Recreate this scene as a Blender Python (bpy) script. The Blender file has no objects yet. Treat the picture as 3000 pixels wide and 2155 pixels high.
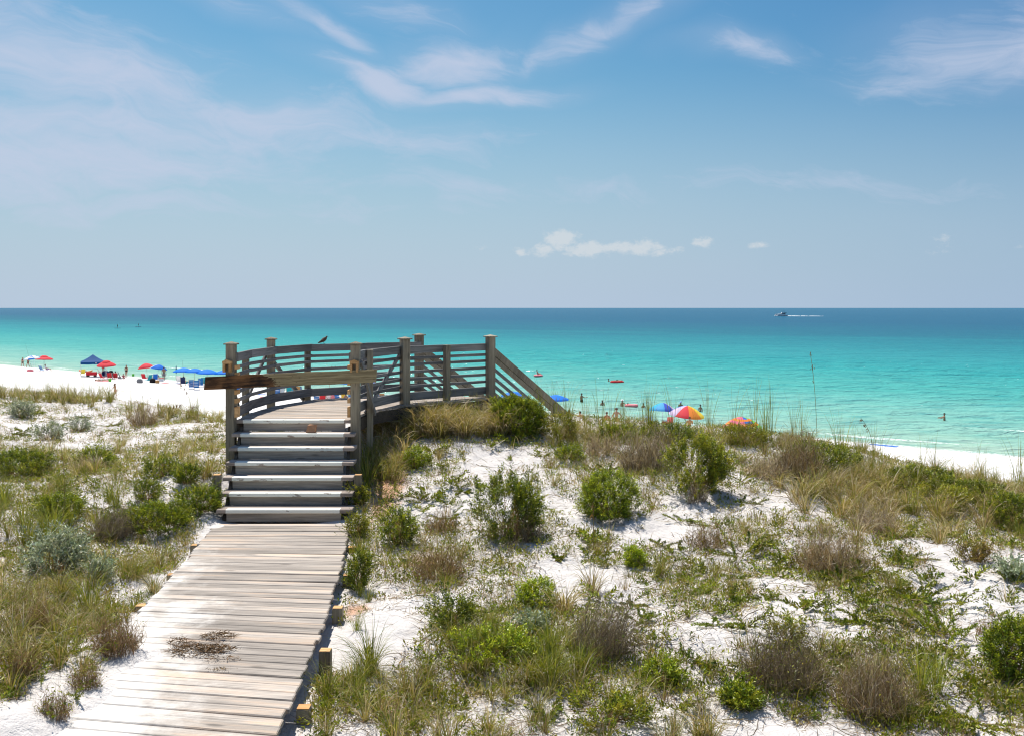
import bpy, math, random
import numpy as np
from mathutils import Vector, Matrix

R = math.radians
SC = bpy.context.scene
COL = SC.collection
rnd = random.Random(7)
rng = np.random.default_rng(11)

# ------------------------------------------------------------------ camera
F = 2917.0            # focal length in photograph pixels (35 mm lens, 3000 px wide)
ZC = 10.6             # eye height above the sea
HY = 902.0            # horizon row
cam_d = bpy.data.cameras.new('camera')
cam_d.lens = 35.0; cam_d.sensor_width = 36.0; cam_d.sensor_fit = 'HORIZONTAL'
cam_d.shift_y = -(1077.5 - HY) / 3000.0
cam_d.clip_start = 0.1; cam_d.clip_end = 250000.0
cam = bpy.data.objects.new('camera', cam_d); COL.objects.link(cam)
cam.location = (0, 0, ZC); cam.rotation_euler = (R(90), 0, 0)
SC.camera = cam

# ------------------------------------------------------------------ light and sky
SUN_EL, SUN_AZ = 62.0, -24.0        # azimuth from +Y, negative to the left
sd = Vector((math.sin(R(SUN_AZ)) * math.cos(R(SUN_EL)), math.cos(R(SUN_AZ)) * math.cos(R(SUN_EL)), math.sin(R(SUN_EL))))
sun_l = bpy.data.lights.new('sun', 'SUN'); sun_l.energy = 5.0; sun_l.angle = R(0.53); sun_l.color = (1.0, 0.955, 0.88)
sun = bpy.data.objects.new('sun', sun_l); COL.objects.link(sun)
sun.rotation_euler = (-sd).to_track_quat('-Z', 'Y').to_euler(); sun.location = (0, 0, 60)

SC.view_settings.view_transform = 'Standard'; SC.view_settings.look = 'None'
SC.view_settings.gamma = 1.0; SC.view_settings.use_curve_mapping = False
SC.view_settings.exposure = 0.45
SC.render.engine = 'CYCLES'; SC.cycles.filter_width = 1.15
SC.cycles.max_bounces = 6; SC.cycles.diffuse_bounces = 3; SC.cycles.glossy_bounces = 2
SC.cycles.transmission_bounces = 3; SC.cycles.transparent_max_bounces = 6
SC.cycles.caustics_reflective = False; SC.cycles.caustics_refractive = False


class NT:
    """small node-tree writer"""
    def __init__(self, tree):
        self.t = tree; self.n = tree.nodes; self.l = tree.links
        self.n.clear()
    def node(self, typ, **kw):
        nd = self.n.new(typ)
        for k, v in kw.items():
            setattr(nd, k, v)
        return nd
    def put(self, sock, v):
        if v is None: return
        if isinstance(v, bpy.types.NodeSocket): self.l.new(v, sock)
        else: sock.default_value = v
    def math(self, op, a, b=None, c=None, clamp=False):
        nd = self.node('ShaderNodeMath', operation=op, use_clamp=clamp)
        self.put(nd.inputs[0], a); self.put(nd.inputs[1], b)
        if c is not None: self.put(nd.inputs[2], c)
        return nd.outputs[0]
    def mix(self, f, a, b, blend='MIX'):
        nd = self.node('ShaderNodeMix', data_type='RGBA', blend_type=blend)
        self.put(nd.inputs[0], f)
        for s, v in ((nd.inputs[6], a), (nd.inputs[7], b)):
            self.put(s, (tuple(v) + (1.0,))[:4] if isinstance(v, (tuple, list)) else v)
        return nd.outputs[2]
    def noise(self, vec, scale, detail=3, rough=0.55, dist=0.0):
        nd = self.node('ShaderNodeTexNoise')
        self.put(nd.inputs['Vector'], vec); nd.inputs['Scale'].default_value = scale
        nd.inputs['Detail'].default_value = detail; nd.inputs['Roughness'].default_value = rough
        nd.inputs['Distortion'].default_value = dist
        return nd.outputs[0]
    def ramp(self, f, stops, interp='LINEAR'):
        nd = self.node('ShaderNodeValToRGB'); cr = nd.color_ramp; cr.interpolation = interp
        while len(cr.elements) < len(stops): cr.elements.new(0.5)
        for e, (p, c) in zip(cr.elements, stops):
            e.position = p
            e.color = (tuple(c) + (1.0,))[:4] if isinstance(c, (tuple, list)) else (c, c, c, 1)
        self.put(nd.inputs[0], f)
        return nd.outputs[0]
    def sstep(self, x, a, b):
        nd = self.node('ShaderNodeMapRange', interpolation_type='SMOOTHSTEP')
        self.put(nd.inputs[0], x); self.put(nd.inputs[1], a); self.put(nd.inputs[2], b)
        return nd.outputs[0]
    def vmul(self, v, s):
        nd = self.node('ShaderNodeVectorMath', operation='MULTIPLY')
        self.put(nd.inputs[0], v); self.put(nd.inputs[1], s)
        return nd.outputs[0]
    def xyz(self, v):
        nd = self.node('ShaderNodeSeparateXYZ'); self.put(nd.inputs[0], v); return nd.outputs
    def comb(self, x, y, z):
        nd = self.node('ShaderNodeCombineXYZ')
        for s, v in zip(nd.inputs, (x, y, z)): self.put(s, v)
        return nd.outputs[0]


world = bpy.data.worlds.new('World'); SC.world = world; world.use_nodes = True
w = NT(world.node_tree)
bg = w.node('ShaderNodeBackground'); out = w.node('ShaderNodeOutputWorld')
w.l.new(bg.outputs[0], out.inputs[0])
sky = w.node('ShaderNodeTexSky', sky_type='NISHITA'); sky.sun_disc = False
sky.sun_elevation = R(SUN_EL); sky.sun_rotation = R(SUN_AZ)
sky.altitude = 10; sky.air_density = 1.35; sky.dust_density = 0.6; sky.ozone_density = 2.6
gen = w.node('ShaderNodeTexCoord').outputs['Generated']
gx, gy, gz = w.xyz(gen)
az = w.math('ARCTAN2', gx, gy)                       # bearing from straight ahead
hr = w.math('SQRT', w.math('ADD', w.math('MULTIPLY', gx, gx), w.math('MULTIPLY', gy, gy)))
el = w.math('ARCTAN2', gz, hr)
uv = w.comb(az, el, 0.0)
def warp(vec, scale, amt):
    nd = w.node('ShaderNodeTexNoise'); w.put(nd.inputs['Vector'], vec); nd.inputs['Scale'].default_value = scale
    nd.inputs['Detail'].default_value = 3
    a = w.node('ShaderNodeVectorMath', operation='SUBTRACT'); w.l.new(nd.outputs['Color'], a.inputs[0]); a.inputs[1].default_value = (.5, .5, .5)
    b = w.node('ShaderNodeVectorMath', operation='MULTIPLY_ADD'); w.l.new(a.outputs[0], b.inputs[0]); b.inputs[1].default_value = (amt, amt * .55, amt); w.l.new(vec, b.inputs[2])
    return b.outputs[0]
uvw = warp(uv, 6.0, 0.15)
c15, s15 = math.cos(R(9)), math.sin(R(9))
rot = w.comb(w.math('ADD', w.math('MULTIPLY', w.xyz(uvw)[0], c15), w.math('MULTIPLY', w.xyz(uvw)[1], -s15)), w.math('ADD', w.math('MULTIPLY', w.xyz(uvw)[0], s15), w.math('MULTIPLY', w.xyz(uvw)[1], c15)), 0.0)
fibre = w.noise(w.vmul(rot, (11.0, 44.0, 1.0)), 1.0, 8, 0.66, 0.9)
wisp = w.noise(w.vmul(uvw, (5.0, 15.0, 1.0)), 1.0, 7, 0.6, 0.5)
soft = w.noise(w.vmul(uvw, (2.6, 9.0, 1.0)), 1.0, 4, 0.5)
puff = w.noise(w.vmul(uv, (70.0, 105.0, 1.0)), 1.0, 6, 0.68)
ux, uy, _ = w.xyz(uvw)
def gauss(u, v, a, b, rot=0.0, flat=1.0):
    c, s = math.cos(rot), math.sin(rot)
    du = w.math('SUBTRACT', ux, u); dv = w.math('SUBTRACT', uy, v)
    p = w.math('ADD', w.math('MULTIPLY', du, c / a), w.math('MULTIPLY', dv, s / a))
    q = w.math('ADD', w.math('MULTIPLY', du, -s / b), w.math('MULTIPLY', dv, c / b))
    r2 = w.math('ADD', w.math('MULTIPLY', p, p), w.math('MULTIPLY', q, q))
    return w.math('MULTIPLY', w.math('EXPONENT', w.math('MULTIPLY', r2, -1.0)), flat)
clouds = [ # bearing, elevation, half sizes, tilt, weight
    (-.50, .250, .11, .065, -.2, .9), (-.42, .205, .22, .055, -.22, .95), (-.28, .180, .20, .032, -.05, .8),
    (-.45, .138, .34, .036, -.02, 1.0), (-.30, .100, .30, .022, .0, .7), (-.13, .215, .085, .017, -.22, 1.15), (-.04, .205, .10, .014, .03, 1.05),
    (-.06, .238, .09, .026, .10, .95), (-.20, .268, .075, .014, -.45, .8), (.09, .278, .11, .016, .50, .85), (.215, .252, .065, .015, -.12, .95),
    (-.28, .285, .10, .016, -.35, .6), (-.12, .158, .16, .020, .0, .7), (-.05, .118, .22, .018, .0, .6), (.48, .222, .11, .042, -.12, 1.1), (.40, .205, .08, .014, -.1, .7),
    (.20, .118, .34, .020, .0, .62), (-.40, .165, .30, .03, -.03, .95), (.30, .085, .35, .02, .0, .4), (-.12, .29, .10, .02, -.2, .5), (.30, .10, .25, .02, .0, .35)]
acc = None
for c in clouds:
    g = gauss(*c)
    acc = g if acc is None else w.math('MAXIMUM', acc, g)
# the same thin cirrus goes on around the rest of the sky
away = w.sstep(w.math('ABSOLUTE', az), 0.56, 0.9)
high = w.sstep(el, 0.34, 0.50)
acc = w.math('MAXIMUM', acc, w.math('MULTIPLY', w.math('MAXIMUM', away, high), w.math('MULTIPLY', w.sstep(soft, 0.35, 0.75), 0.9)))
nz = w.math('ADD', w.math('MULTIPLY', wisp, 0.55), w.math('MULTIPLY', fibre, 0.50))
cl = w.math('MAXIMUM', w.sstep(w.math('ADD', nz, w.math('MULTIPLY', acc, 0.50)), 0.58, 1.12), w.math('MULTIPLY', w.math('MULTIPLY', acc, 0.46), w.math('ADD', 0.35, wisp)))
veil = w.math('MULTIPLY', w.math('ADD', 0.55, soft), w.math('MULTIPLY', w.math('SUBTRACT', 1.0, w.sstep(el, 0.06, 0.26)), 0.22))
cl = w.math('MAXIMUM', cl, veil)
# low cumulus line
def plain_gauss(u, v, a, b):
    du = w.math('MULTIPLY', w.math('SUBTRACT', az, u), 1 / a); dv = w.math('MULTIPLY', w.math('SUBTRACT', el, v), 1 / b)
    return w.math('EXPONENT', w.math('MULTIPLY', w.math('ADD', w.math('MULTIPLY', du, du), w.math('MULTIPLY', dv, dv)), -1.0))
cu = None
for (u, v, a, b, k) in [(.050, .068, .020, .012, 1.1), (.078, .059, .036, .008, 1.1), (.125, .060, .030, .008, 1.1), (.030, .058, .018, .008, .9), (.150, .055, .02, .005, .8), (.008, .056, .008, .006, .8), (.190, .064, .013, .006, 1.), (.165, .056, .012, .005, .6),
                        (.243, .061, .012, .005, .6), (.41, .062, .014, .008, .55), (.40, .051, .02, .005, .4), (.435, .050, .01, .005, .4), (.47, .056, .008, .006, .35), (-.2, .056, .015, .004, .25), (-.03, .060, .01, .004, .4)]:
    g = w.math('MULTIPLY', plain_gauss(u, v, a, b), k)
    cu = g if cu is None else w.math('MAXIMUM', cu, g)
cum = w.math('MULTIPLY', w.sstep(w.math('ADD', cu, w.math('MULTIPLY', w.math('SUBTRACT', puff, 0.5), 2.2)), 0.30, 1.0), w.math('MULTIPLY', w.sstep(cu, .05, .45), 0.50))
# towards the sun the hazy air is paler
toward = w.math('ADD', w.math('MULTIPLY', gx, math.sin(R(SUN_AZ))), w.math('MULTIPLY', gy, math.cos(R(SUN_AZ))))
glow = w.sstep(toward, 0.45, 1.05)
skyc = w.mix(1.0, sky.outputs[0], w.mix(glow, (0.30, 0.66, 0.95), (0.54, 0.91, 1.04)), 'MULTIPLY')
CLOUD = (6.5, 7.25, 9.1)
HAZEC = w.mix(glow, (3.85, 5.7, 7.85), (5.6, 6.95, 8.7))
hz = w.math('MULTIPLY', w.math('SUBTRACT', 1.0, w.sstep(el, -0.04, 0.27)), 0.95)
skyc = w.mix(hz, skyc, HAZEC)
skyc = w.mix(w.math('MULTIPLY', cl, 0.84, None, True), skyc, CLOUD)
skyc = w.mix(cum, skyc, (9.2, 9.2, 9.2))
w.l.new(skyc, bg.inputs[0]); bg.inputs[1].default_value = 0.0625
world.cycles.sampling_method = 'MANUAL'; world.cycles.sample_map_resolution = 512


# ------------------------------------------------------------------ helpers
def setp(o, label=None, cat=None, group=None, kind=None):
    if label: o['label'] = label
    if cat: o['category'] = cat
    if group: o['group'] = group
    if kind: o['kind'] = kind
    return o

def link(name, mesh, parent=None, loc=None):
    o = bpy.data.objects.new(name, mesh); COL.objects.link(o)
    if parent is not None: o.parent = parent
    if loc is not None: o.location = loc
    return o

def empty(name, loc, label, cat, group=None, rz=0.0):
    o = bpy.data.objects.new(name, None); COL.objects.link(o)
    o.location = loc; o.rotation_euler = (0, 0, rz); o.empty_display_size = 0.2
    return setp(o, label, cat, group)

def copy_tree(o, parent=None):
    c = o.copy(); COL.objects.link(c)
    if parent is not None: c.parent = parent
    for ch in list(o.children): copy_tree(ch, c)
    return c

def mesh_np(name, verts, faces, mats, colors=None, mat_idx=None, smooth=False):
    """verts (N,3), faces (M,k) arrays, per-vertex colours optional"""
    verts = np.asarray(verts, dtype=np.float32); faces = np.asarray(faces, dtype=np.int32)
    me = bpy.data.meshes.new(name)
    k = faces.shape[1]; m = len(faces)
    me.vertices.add(len(verts)); me.vertices.foreach_set('co', verts.ravel())
    me.loops.add(m * k); me.loops.foreach_set('vertex_index', faces.ravel())
    me.polygons.add(m); me.polygons.foreach_set('loop_start', np.arange(0, m * k, k, dtype=np.int32))
    if mat_idx is not None: me.polygons.foreach_set('material_index', np.asarray(mat_idx, dtype=np.int32))
    me.update(calc_edges=True)
    if smooth: me.polygons.foreach_set('use_smooth', np.ones(m, dtype=bool))
    if colors is not None:
        at = me.color_attributes.new('Col', 'FLOAT_COLOR', 'POINT')
        c4 = np.ones((len(verts), 4), dtype=np.float32); c4[:, :3] = colors
        at.data.foreach_set('color', c4.ravel())
    for mt in (mats if isinstance(mats, (list, tuple)) else [mats]): me.materials.append(mt)
    return me


class MB:
    """mesh builder: boxes, bars, tubes, lathes gathered into ONE mesh"""
    def __init__(self): self.v = []; self.f = []; self.m = []; self.s = []
    def add(self, vs, fs, mi=0, sm=False):
        b = len(self.v); self.v += [tuple(p) for p in vs]
        for f in fs: self.f.append([b + i for i in f]); self.m.append(mi); self.s.append(sm)
        return self
    def box(self, c, size, mi=0, rot=None, ch=0.0):
        hx, hy, hz = (s / 2 for s in size); c = Vector(c)
        M = rot if rot is not None else Matrix.Identity(3)
        if ch <= 0:
            p = [(-hx, -hy, -hz), (hx, -hy, -hz), (hx, hy, -hz), (-hx, hy, -hz), (-hx, -hy, hz), (hx, -hy, hz), (hx, hy, hz), (-hx, hy, hz)]
            fs = [(3, 2, 1, 0), (4, 5, 6, 7), (0, 1, 5, 4), (1, 2, 6, 5), (2, 3, 7, 6), (3, 0, 4, 7)]
        else:
            p = []
            for z, i in ((-hz, 1), (-hz + ch, 0), (hz - ch, 0), (hz, 1)):
                a, b = hx - ch * i, hy - ch * i
                p += [(-a, -b, z), (a, -b, z), (a, b, z), (-a, b, z)]
            fs = [(3, 2, 1, 0), (12, 13, 14, 15)]
            for L in range(3):
                for k in range(4):
                    q = (k + 1) % 4; fs.append((L * 4 + k, L * 4 + q, L * 4 + 4 + q, L * 4 + 4 + k))
        return self.add([c + M @ Vector(q) for q in p], fs, mi)
    def bar(self, a, b, wd, ht, mi=0, up=(0, 0, 1), ch=0.0):
        """rectangular bar from a to b, wd across, ht along 'up'"""
        a, b = Vector(a), Vector(b); x = (b - a); L = x.length; x.normalize()
        y = Vector(up).cross(x)
        if y.length < 1e-5: y = Vector((0, 1, 0)).cross(x)
        y.normalize(); z = x.cross(y)
        return self.box((a + b) / 2, (L, wd, ht), mi, Matrix((x, y, z)).transposed(), ch)
    def tube(self, pts, rads, n=8, mi=0, caps=True, sm=True):
        pts = [Vector(p) for p in pts]
        if not isinstance(rads, (list, tuple)): rads = [rads] * len(pts)
        vs, fs = [], []
        ref = Vector((0.31, 0.2, 0.93))
        for i, p in enumerate(pts):
            d = (pts[min(i + 1, len(pts) - 1)] - pts[max(i - 1, 0)]).normalized()
            r = ref if abs(d.dot(ref.normalized())) < 0.95 else Vector((1, 0, 0))
            a = d.cross(r).normalized(); b = d.cross(a)
            for k in range(n):
                t = 2 * math.pi * k / n
                vs.append(p + (a * math.cos(t) + b * math.sin(t)) * rads[i])
        for i in range(len(pts) - 1):
            for k in range(n):
                q = (k + 1) % n; fs.append((i * n + k, i * n + q, (i + 1) * n + q, (i + 1) * n + k))
        self.add(vs, fs, mi, sm)
        if caps:
            self.add(vs[:n], [tuple(reversed(range(n)))], mi); self.add(vs[-n:], [tuple(range(n))], mi)
        return self
    def ball(self, c, r, n=10, m=6, mi=0, squash=(1, 1, 1), zmin=-1.0):
        vs, fs = [], []
        c = Vector(c)
        for i in range(m + 1):
            ph = -math.pi / 2 + math.pi * i / m
            z = max(math.sin(ph), zmin)
            rr = math.cos(ph) if math.sin(ph) >= zmin else math.sqrt(max(0, 1 - zmin * zmin)) * (1.0 if i else 0.0)
            for k in range(n):
                t = 2 * math.pi * k / n
                vs.append(c + Vector((rr * math.cos(t) * squash[0], rr * math.sin(t) * squash[1], z * squash[2])) * r)
        for i in range(m):
            for k in range(n):
                q = (k + 1) % n; fs.append((i * n + k, i * n + q, (i + 1) * n + q, (i + 1) * n + k))
        return self.add(vs, fs, mi, True)
    def mesh(self, name, mats):
        me = bpy.data.meshes.new(name); me.from_pydata(self.v, [], self.f); me.update()
        me.polygons.foreach_set('material_index', self.m); me.polygons.foreach_set('use_smooth', self.s)
        for mt in (mats if isinstance(mats, (list, tuple)) else [mats]): me.materials.append(mt)
        return me
    def obj(self, name, mats, parent=None, loc=None):
        return link(name, self.mesh(name, mats), parent, loc)


# ------------------------------------------------------------------ materials
MATS = {}
def newmat(name):
    m = bpy.data.materials.new(name); m.use_nodes = True
    t = NT(m.node_tree); o = t.node('ShaderNodeOutputMaterial')
    MATS[name] = m
    return m, t, o

def pbsdf(t, o, color, rough=0.7, spec=0.3, normal=None):
    b = t.node('ShaderNodeBsdfPrincipled'); t.put(b.inputs['Base Color'], (tuple(color) + (1,))[:4] if isinstance(color, (tuple, list)) else color)
    t.put(b.inputs['Roughness'], rough); b.inputs['Specular IOR Level'].default_value = spec
    if normal is not None: t.l.new(normal, b.inputs['Normal'])
    t.l.new(b.outputs[0], o.inputs[0])
    return b

def bump(t, h, strength, dist):
    b = t.node('ShaderNodeBump'); b.inputs['Strength'].default_value = strength; b.inputs['Distance'].default_value = dist
    t.l.new(h, b.inputs['Height']); return b.outputs[0]

def simple(name, color, rough=0.7, spec=0.25, var=0.12, scale=9.0, transl=0.0):
    """cloth, plastic and painted things: colour with slight uneven wear"""
    m, t, o = newmat(name)
    tc = t.node('ShaderNodeTexCoord').outputs['Object']
    n = t.noise(tc, scale, 4)
    c = t.mix(n, tuple(x * (1 - var) for x in color), tuple(min(1, x * (1 + var)) for x in color))
    b = pbsdf(t, o, c, rough, spec, bump(t, n, 0.15, 0.01))
    if transl > 0:
        tr = t.node('ShaderNodeBsdfTranslucent'); t.put(tr.inputs[0], c)
        mx = t.node('ShaderNodeMixShader'); mx.inputs[0].default_value = transl
        t.l.new(b.outputs[0], mx.inputs[1]); t.l.new(tr.outputs[0], mx.inputs[2]); t.l.new(mx.outputs[0], o.inputs[0])
    return m

def wood(name, light, dark, grain=(1.2, 26, 26), bumpy=0.4, tint=None, tintw=0.0, axis='x', paint=False, sandy=False, knots=True):
    m, t, o = newmat(name)
    tc = t.node('ShaderNodeTexCoord').outputs['Object']
    oi = t.node('ShaderNodeObjectInfo')
    rv = oi.outputs['Random']
    off = t.comb(t.math('MULTIPLY', rv, 37.0), t.math('MULTIPLY', rv, 11.0), t.math('MULTIPLY', rv, 23.0))
    ad = t.node('ShaderNodeVectorMath', operation='ADD'); t.l.new(tc, ad.inputs[0]); t.l.new(off, ad.inputs[1])
    g = grain if axis == 'x' else (grain[1], grain[2], grain[0]) if axis == 'z' else (grain[1], grain[0], grain[2])
    v = t.vmul(ad.outputs[0], g)
    fine = t.noise(v, 1.6, 6, 0.65, 0.4)
    broad = t.noise(t.vmul(ad.outputs[0], tuple(x * 0.12 + 0.6 for x in g)), 1.0, 4, 0.6)
    crack = t.sstep(t.noise(t.vmul(v, (0.45, 1.5, 1.5)), 1.0, 3, 0.5), 0.66, 0.72)
    f = t.math('ADD', t.math('MULTIPLY', fine, 0.65), t.math('MULTIPLY', broad, 0.55))
    c = t.mix(t.sstep(f, 0.38, 0.82), dark, light)
    if tint is not None:
        c = t.mix(t.math('MULTIPLY', t.sstep(broad, 0.48, 0.68), tintw), c, tint)
    br = t.math('ADD', t.math('MULTIPLY', rv, 0.44), 0.78)
    c = t.mix(1.0, c, t.comb(br, br, br), 'MULTIPLY')
    c = t.mix(t.math('MULTIPLY', crack, 0.6), c, tuple(x * 0.35 for x in dark))
    if knots:
        vo = t.node('ShaderNodeTexVoronoi', feature='F1'); t.l.new(t.vmul(ad.outputs[0], (1.3, 4.5, 4.5) if axis == 'x' else (4.5, 4.5, 1.3)), vo.inputs['Vector']); vo.inputs['Scale'].default_value = 1.0
        kn = t.math('SUBTRACT', 1.0, t.sstep(vo.outputs['Distance'], 0.05, 0.13))
        c = t.mix(t.math('MULTIPLY', kn, 0.55), c, tuple(x * 0.4 for x in dark))
    h = fine
    if paint:
        ox, oy, oz = t.xyz(tc)
        edge = t.math('MULTIPLY', t.sstep(ox, -0.795, -0.79), t.math('SUBTRACT', 1.0, t.sstep(ox, 0.755, 0.76)))
        front = t.math('SUBTRACT', 1.0, t.sstep(oy, 0.10, 0.15))
        flake = t.math('SUBTRACT', 1.0, t.sstep(t.noise(t.vmul(ad.outputs[0], (5, 22, 22)), 1.0, 5, 0.6), 0.60, 0.63))
        pm = t.math('MULTIPLY', t.math('MULTIPLY', edge, front), flake)
        pc = t.mix(t.math('MULTIPLY', fine, 0.5), (0.84, 0.84, 0.76), (0.64, 0.65, 0.57))
        c = t.mix(pm, c, pc)
    if sandy:
        pos = t.node('ShaderNodeNewGeometry').outputs['Position']
        px, py, pz = t.xyz(pos)
        reach = t.math('SUBTRACT', t.math('MULTIPLY', t.math('ADD', px, 3.5), -0.62), t.math('MULTIPLY', t.math('SUBTRACT', py, 9.6), 0.20))
        nn = t.noise(pos, 1.6, 6, 0.65)
        sm = t.sstep(t.math('ADD', reach, t.math('MULTIPLY', nn, 1.5)), 0.36, 0.78)
        stain = t.sstep(t.math('ADD', t.math('MULTIPLY', reach, 0.6), t.noise(pos, 0.9, 4, 0.6)), 0.55, 0.95)
        c = t.mix(t.math('MULTIPLY', stain, 0.35), c, (0.62, 0.44, 0.31))
        c = t.mix(t.math('MULTIPLY', sm, 0.85), c, (0.72, 0.68, 0.63))
    pbsdf(t, o, c, 0.85, 0.12, bump(t, h, bumpy, 0.006))
    return m

W_DECK = wood('weathered_deck_board', (0.55, 0.485, 0.42), (0.19, 0.165, 0.145), (0.9, 46, 46), 1.0, (0.55, 0.385, 0.26), 0.6, sandy=True)
W_RAIL = wood('weathered_grey_rail', (0.275, 0.265, 0.255), (0.11, 0.108, 0.108), (1.2, 26, 26), 0.4)
W_POST = wood('weathered_grey_post', (0.36, 0.315, 0.235), (0.15, 0.125, 0.09), (1.0, 24, 24), 0.5, axis='z')
W_TREAD = wood('painted_tread', (0.48, 0.40, 0.34), (0.20, 0.165, 0.145), (1.2, 24, 24), 0.5, paint=True)
W_RISER = wood('grey_riser', (0.42, 0.365, 0.30), (0.175, 0.15, 0.125), (1.2, 30, 30), 0.6)
W_CUT = wood('fresh_cut_end', (0.66, 0.41, 0.20), (0.42, 0.22, 0.085), (3, 14, 14), 0.3, knots=False)
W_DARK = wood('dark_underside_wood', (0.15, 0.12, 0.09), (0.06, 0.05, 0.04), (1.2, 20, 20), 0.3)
W_GREEN = wood('greenish_new_board', (0.36, 0.32, 0.19), (0.185, 0.165, 0.10), (1.0, 26, 26), 0.3)
W_STAIN = wood('wet_stained_board', (0.125, 0.062, 0.03), (0.028, 0.016, 0.011), (1.3, 15, 15), 0.7)


# ------------------------------------------------------------------ terrain
def _hash(i, j, s):
    return np.modf(np.abs(np.sin(i * 127.1 + j * 311.7 + s * 74.7) * 43758.5453))[0]
def vnoise(x, y, s=0):
    xi, yi = np.floor(x), np.floor(y); fx, fy = x - xi, y - yi
    u = fx * fx * (3 - 2 * fx); v = fy * fy * (3 - 2 * fy)
    a, b = _hash(xi, yi, s), _hash(xi + 1, yi, s); c, d = _hash(xi, yi + 1, s), _hash(xi + 1, yi + 1, s)
    return (a * (1 - u) + b * u) * (1 - v) + (c * (1 - u) + d * u) * v
def fbm(x, y, o=4, s=0, g=0.5):
    r = 0; a = 1; tot = 0
    for k in range(o):
        r = r + a * vnoise(x * 2 ** k + 17 * k, y * 2 ** k - 9 * k, s + k); tot += a; a *= g
    return r / tot
def sst(x, a, b):
    t = np.clip((x - a) / (b - a), 0, 1); return t * t * (3 - 2 * t)

CTRL = np.array([
 (-1.2,6,3.3),(-1.2,9,3.22),(-1.5,11.5,3.08),(-1.8,13.3,2.92),(-1.95,14.5,2.70),(-2.0,16.2,2.45),(-1.3,17.3,2.2),(-.3,18.2,2.08),(.4,18.2,2.25),(1.6,18.2,2.3),
 (-2.6,7,3.25),(-2.7,10,3.2),(-3,12.5,3.15),(-3.3,14.2,3.02),(-3.4,16,2.6),(-3.2,17.6,2.4),
 (-3.35,5,2.80),(-3.3,6,2.82),(-3.32,6.7,2.83),(-3.36,7.4,2.84),(-3.45,8.2,2.86),(-3.55,9.0,2.92),(-2.95,7.2,2.92),(-2.9,6.2,2.91),(-3.1,8.0,2.93),(-3.65,9.6,3.03),(-3.95,10.4,3.1),(-4.2,12,3.1),(-4.6,13.5,2.9),(-4.8,15.2,2.55),(-4.9,17.5,2.5),(-5.2,20,2.6),
 (-4.2,7.2,2.60),(-4.9,8.4,2.42),(-5.8,9.5,2.55),(-4.3,5.6,2.65),(-5.2,11,2.95),(-7,13,2.85),(-8,16,2.8),(-10,20,2.85),(-8,24,2.9),(-12,26,2.9),(-16.5,33,2.86),(-12.5,30,2.72),(-8.2,26.0,2.98),(-6.3,22.5,2.85),(8.4,15.6,2.80),(6.8,16.6,2.60),(5.2,17.4,2.40),(7.6,14.2,2.90)])
def _trend(x, y):
    pl = np.clip(3.3 - 0.10 * (y - 8), 2.12, 3.45)
    k = sst(x, -6.5, -2.0)
    return 2.85 * (1 - k) + pl * k
_CR = CTRL[:, 2] - _trend(CTRL[:, 0], CTRL[:, 1])
def ncrest(tau): return np.interp(tau, [4, 9.5, 13.3, 40], [17.0, 16.6, 14.6, 14.9])
def shore_s(x, y): return 0.656 * x + 0.754 * y - 76.8
def beach_z(s): return np.where(s < 0, 2.2 * (1 - np.exp(np.minimum(s, 0) / 12)), -0.055 * s)
def H(x, y, fine=True):
    x = np.asarray(x, dtype=float); y = np.asarray(y, dtype=float)
    shp = x.shape; x = x.ravel(); y = y.ravel()
    num = np.zeros_like(x); den = np.full_like(x, 0.02)
    for (cx, cy, _), r in zip(CTRL, _CR):
        wgt = 1 / ((x - cx) ** 2 + (y - cy) ** 2 + 0.12) ** 1.6
        num += wgt * r; den += wgt
    b = _trend(x, y) + num / den
    zi = ZC - b
    calm = 1 - np.exp(-(((x + 2.3) / 0.85) ** 4)) * (y < 15)      # little relief under the walkway
    zi = zi + calm * (0.30 * (fbm(x / 2.3, y / 2.3, 3, 3) - 0.5) + 0.10 * (fbm(x / 0.6, y / 0.6, 2, 9) - 0.5))
    n = 0.656 * x + 0.754 * y; tau = -0.754 * x + 0.656 * y
    nc = ncrest(tau)
    k = sst(n, nc - 0.3, nc + 9.5)
    zb = beach_z(n - 76.8)
    bn = 0.10 * (fbm(x / 7.0, y / 7.0, 2, 21) - 0.5) * sst(-(n - 76.8), 2, 9)
    z = zi * (1 - k) + (zb + bn) * k
    far = sst(np.abs(tau - 15), 60, 120) * (1 - k)
    z = z * (1 - far) + (7.6 + 1.2 * fbm(x / 25, y / 25, 2, 5)) * far
    if fine:
        near = sst(-y, -60, -20)
        z = z + near * (0.10 * (fbm(x / 0.26, y / 0.26, 3, 31) - 0.5)) * calm
    return z.reshape(shp)

def G(px, py, dmin=5.0, dmax=320.0):
    """where the sight line through a photograph pixel meets the ground or the water"""
    d = dmin * (dmax / dmin) ** np.linspace(0, 1, 1400)
    x = (px - 1500) / F * d; z = ZC - (py - HY) / F * d
    g = np.maximum(H(x, d, False), 0.0)
    hit = np.nonzero(z <= g)[0]
    i = hit[0] if len(hit) else len(d) - 1
    return Vector((float(x[i]), float(d[i]), float(g[i])))
def W(px, py):
    """point on the water under a pixel"""
    d = ZC * F / (py - HY); return Vector(((px - 1500) / F * d, d, 0.0))
def hz_at(x, y): return float(H(np.array([x]), np.array([y]))[0])

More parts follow.
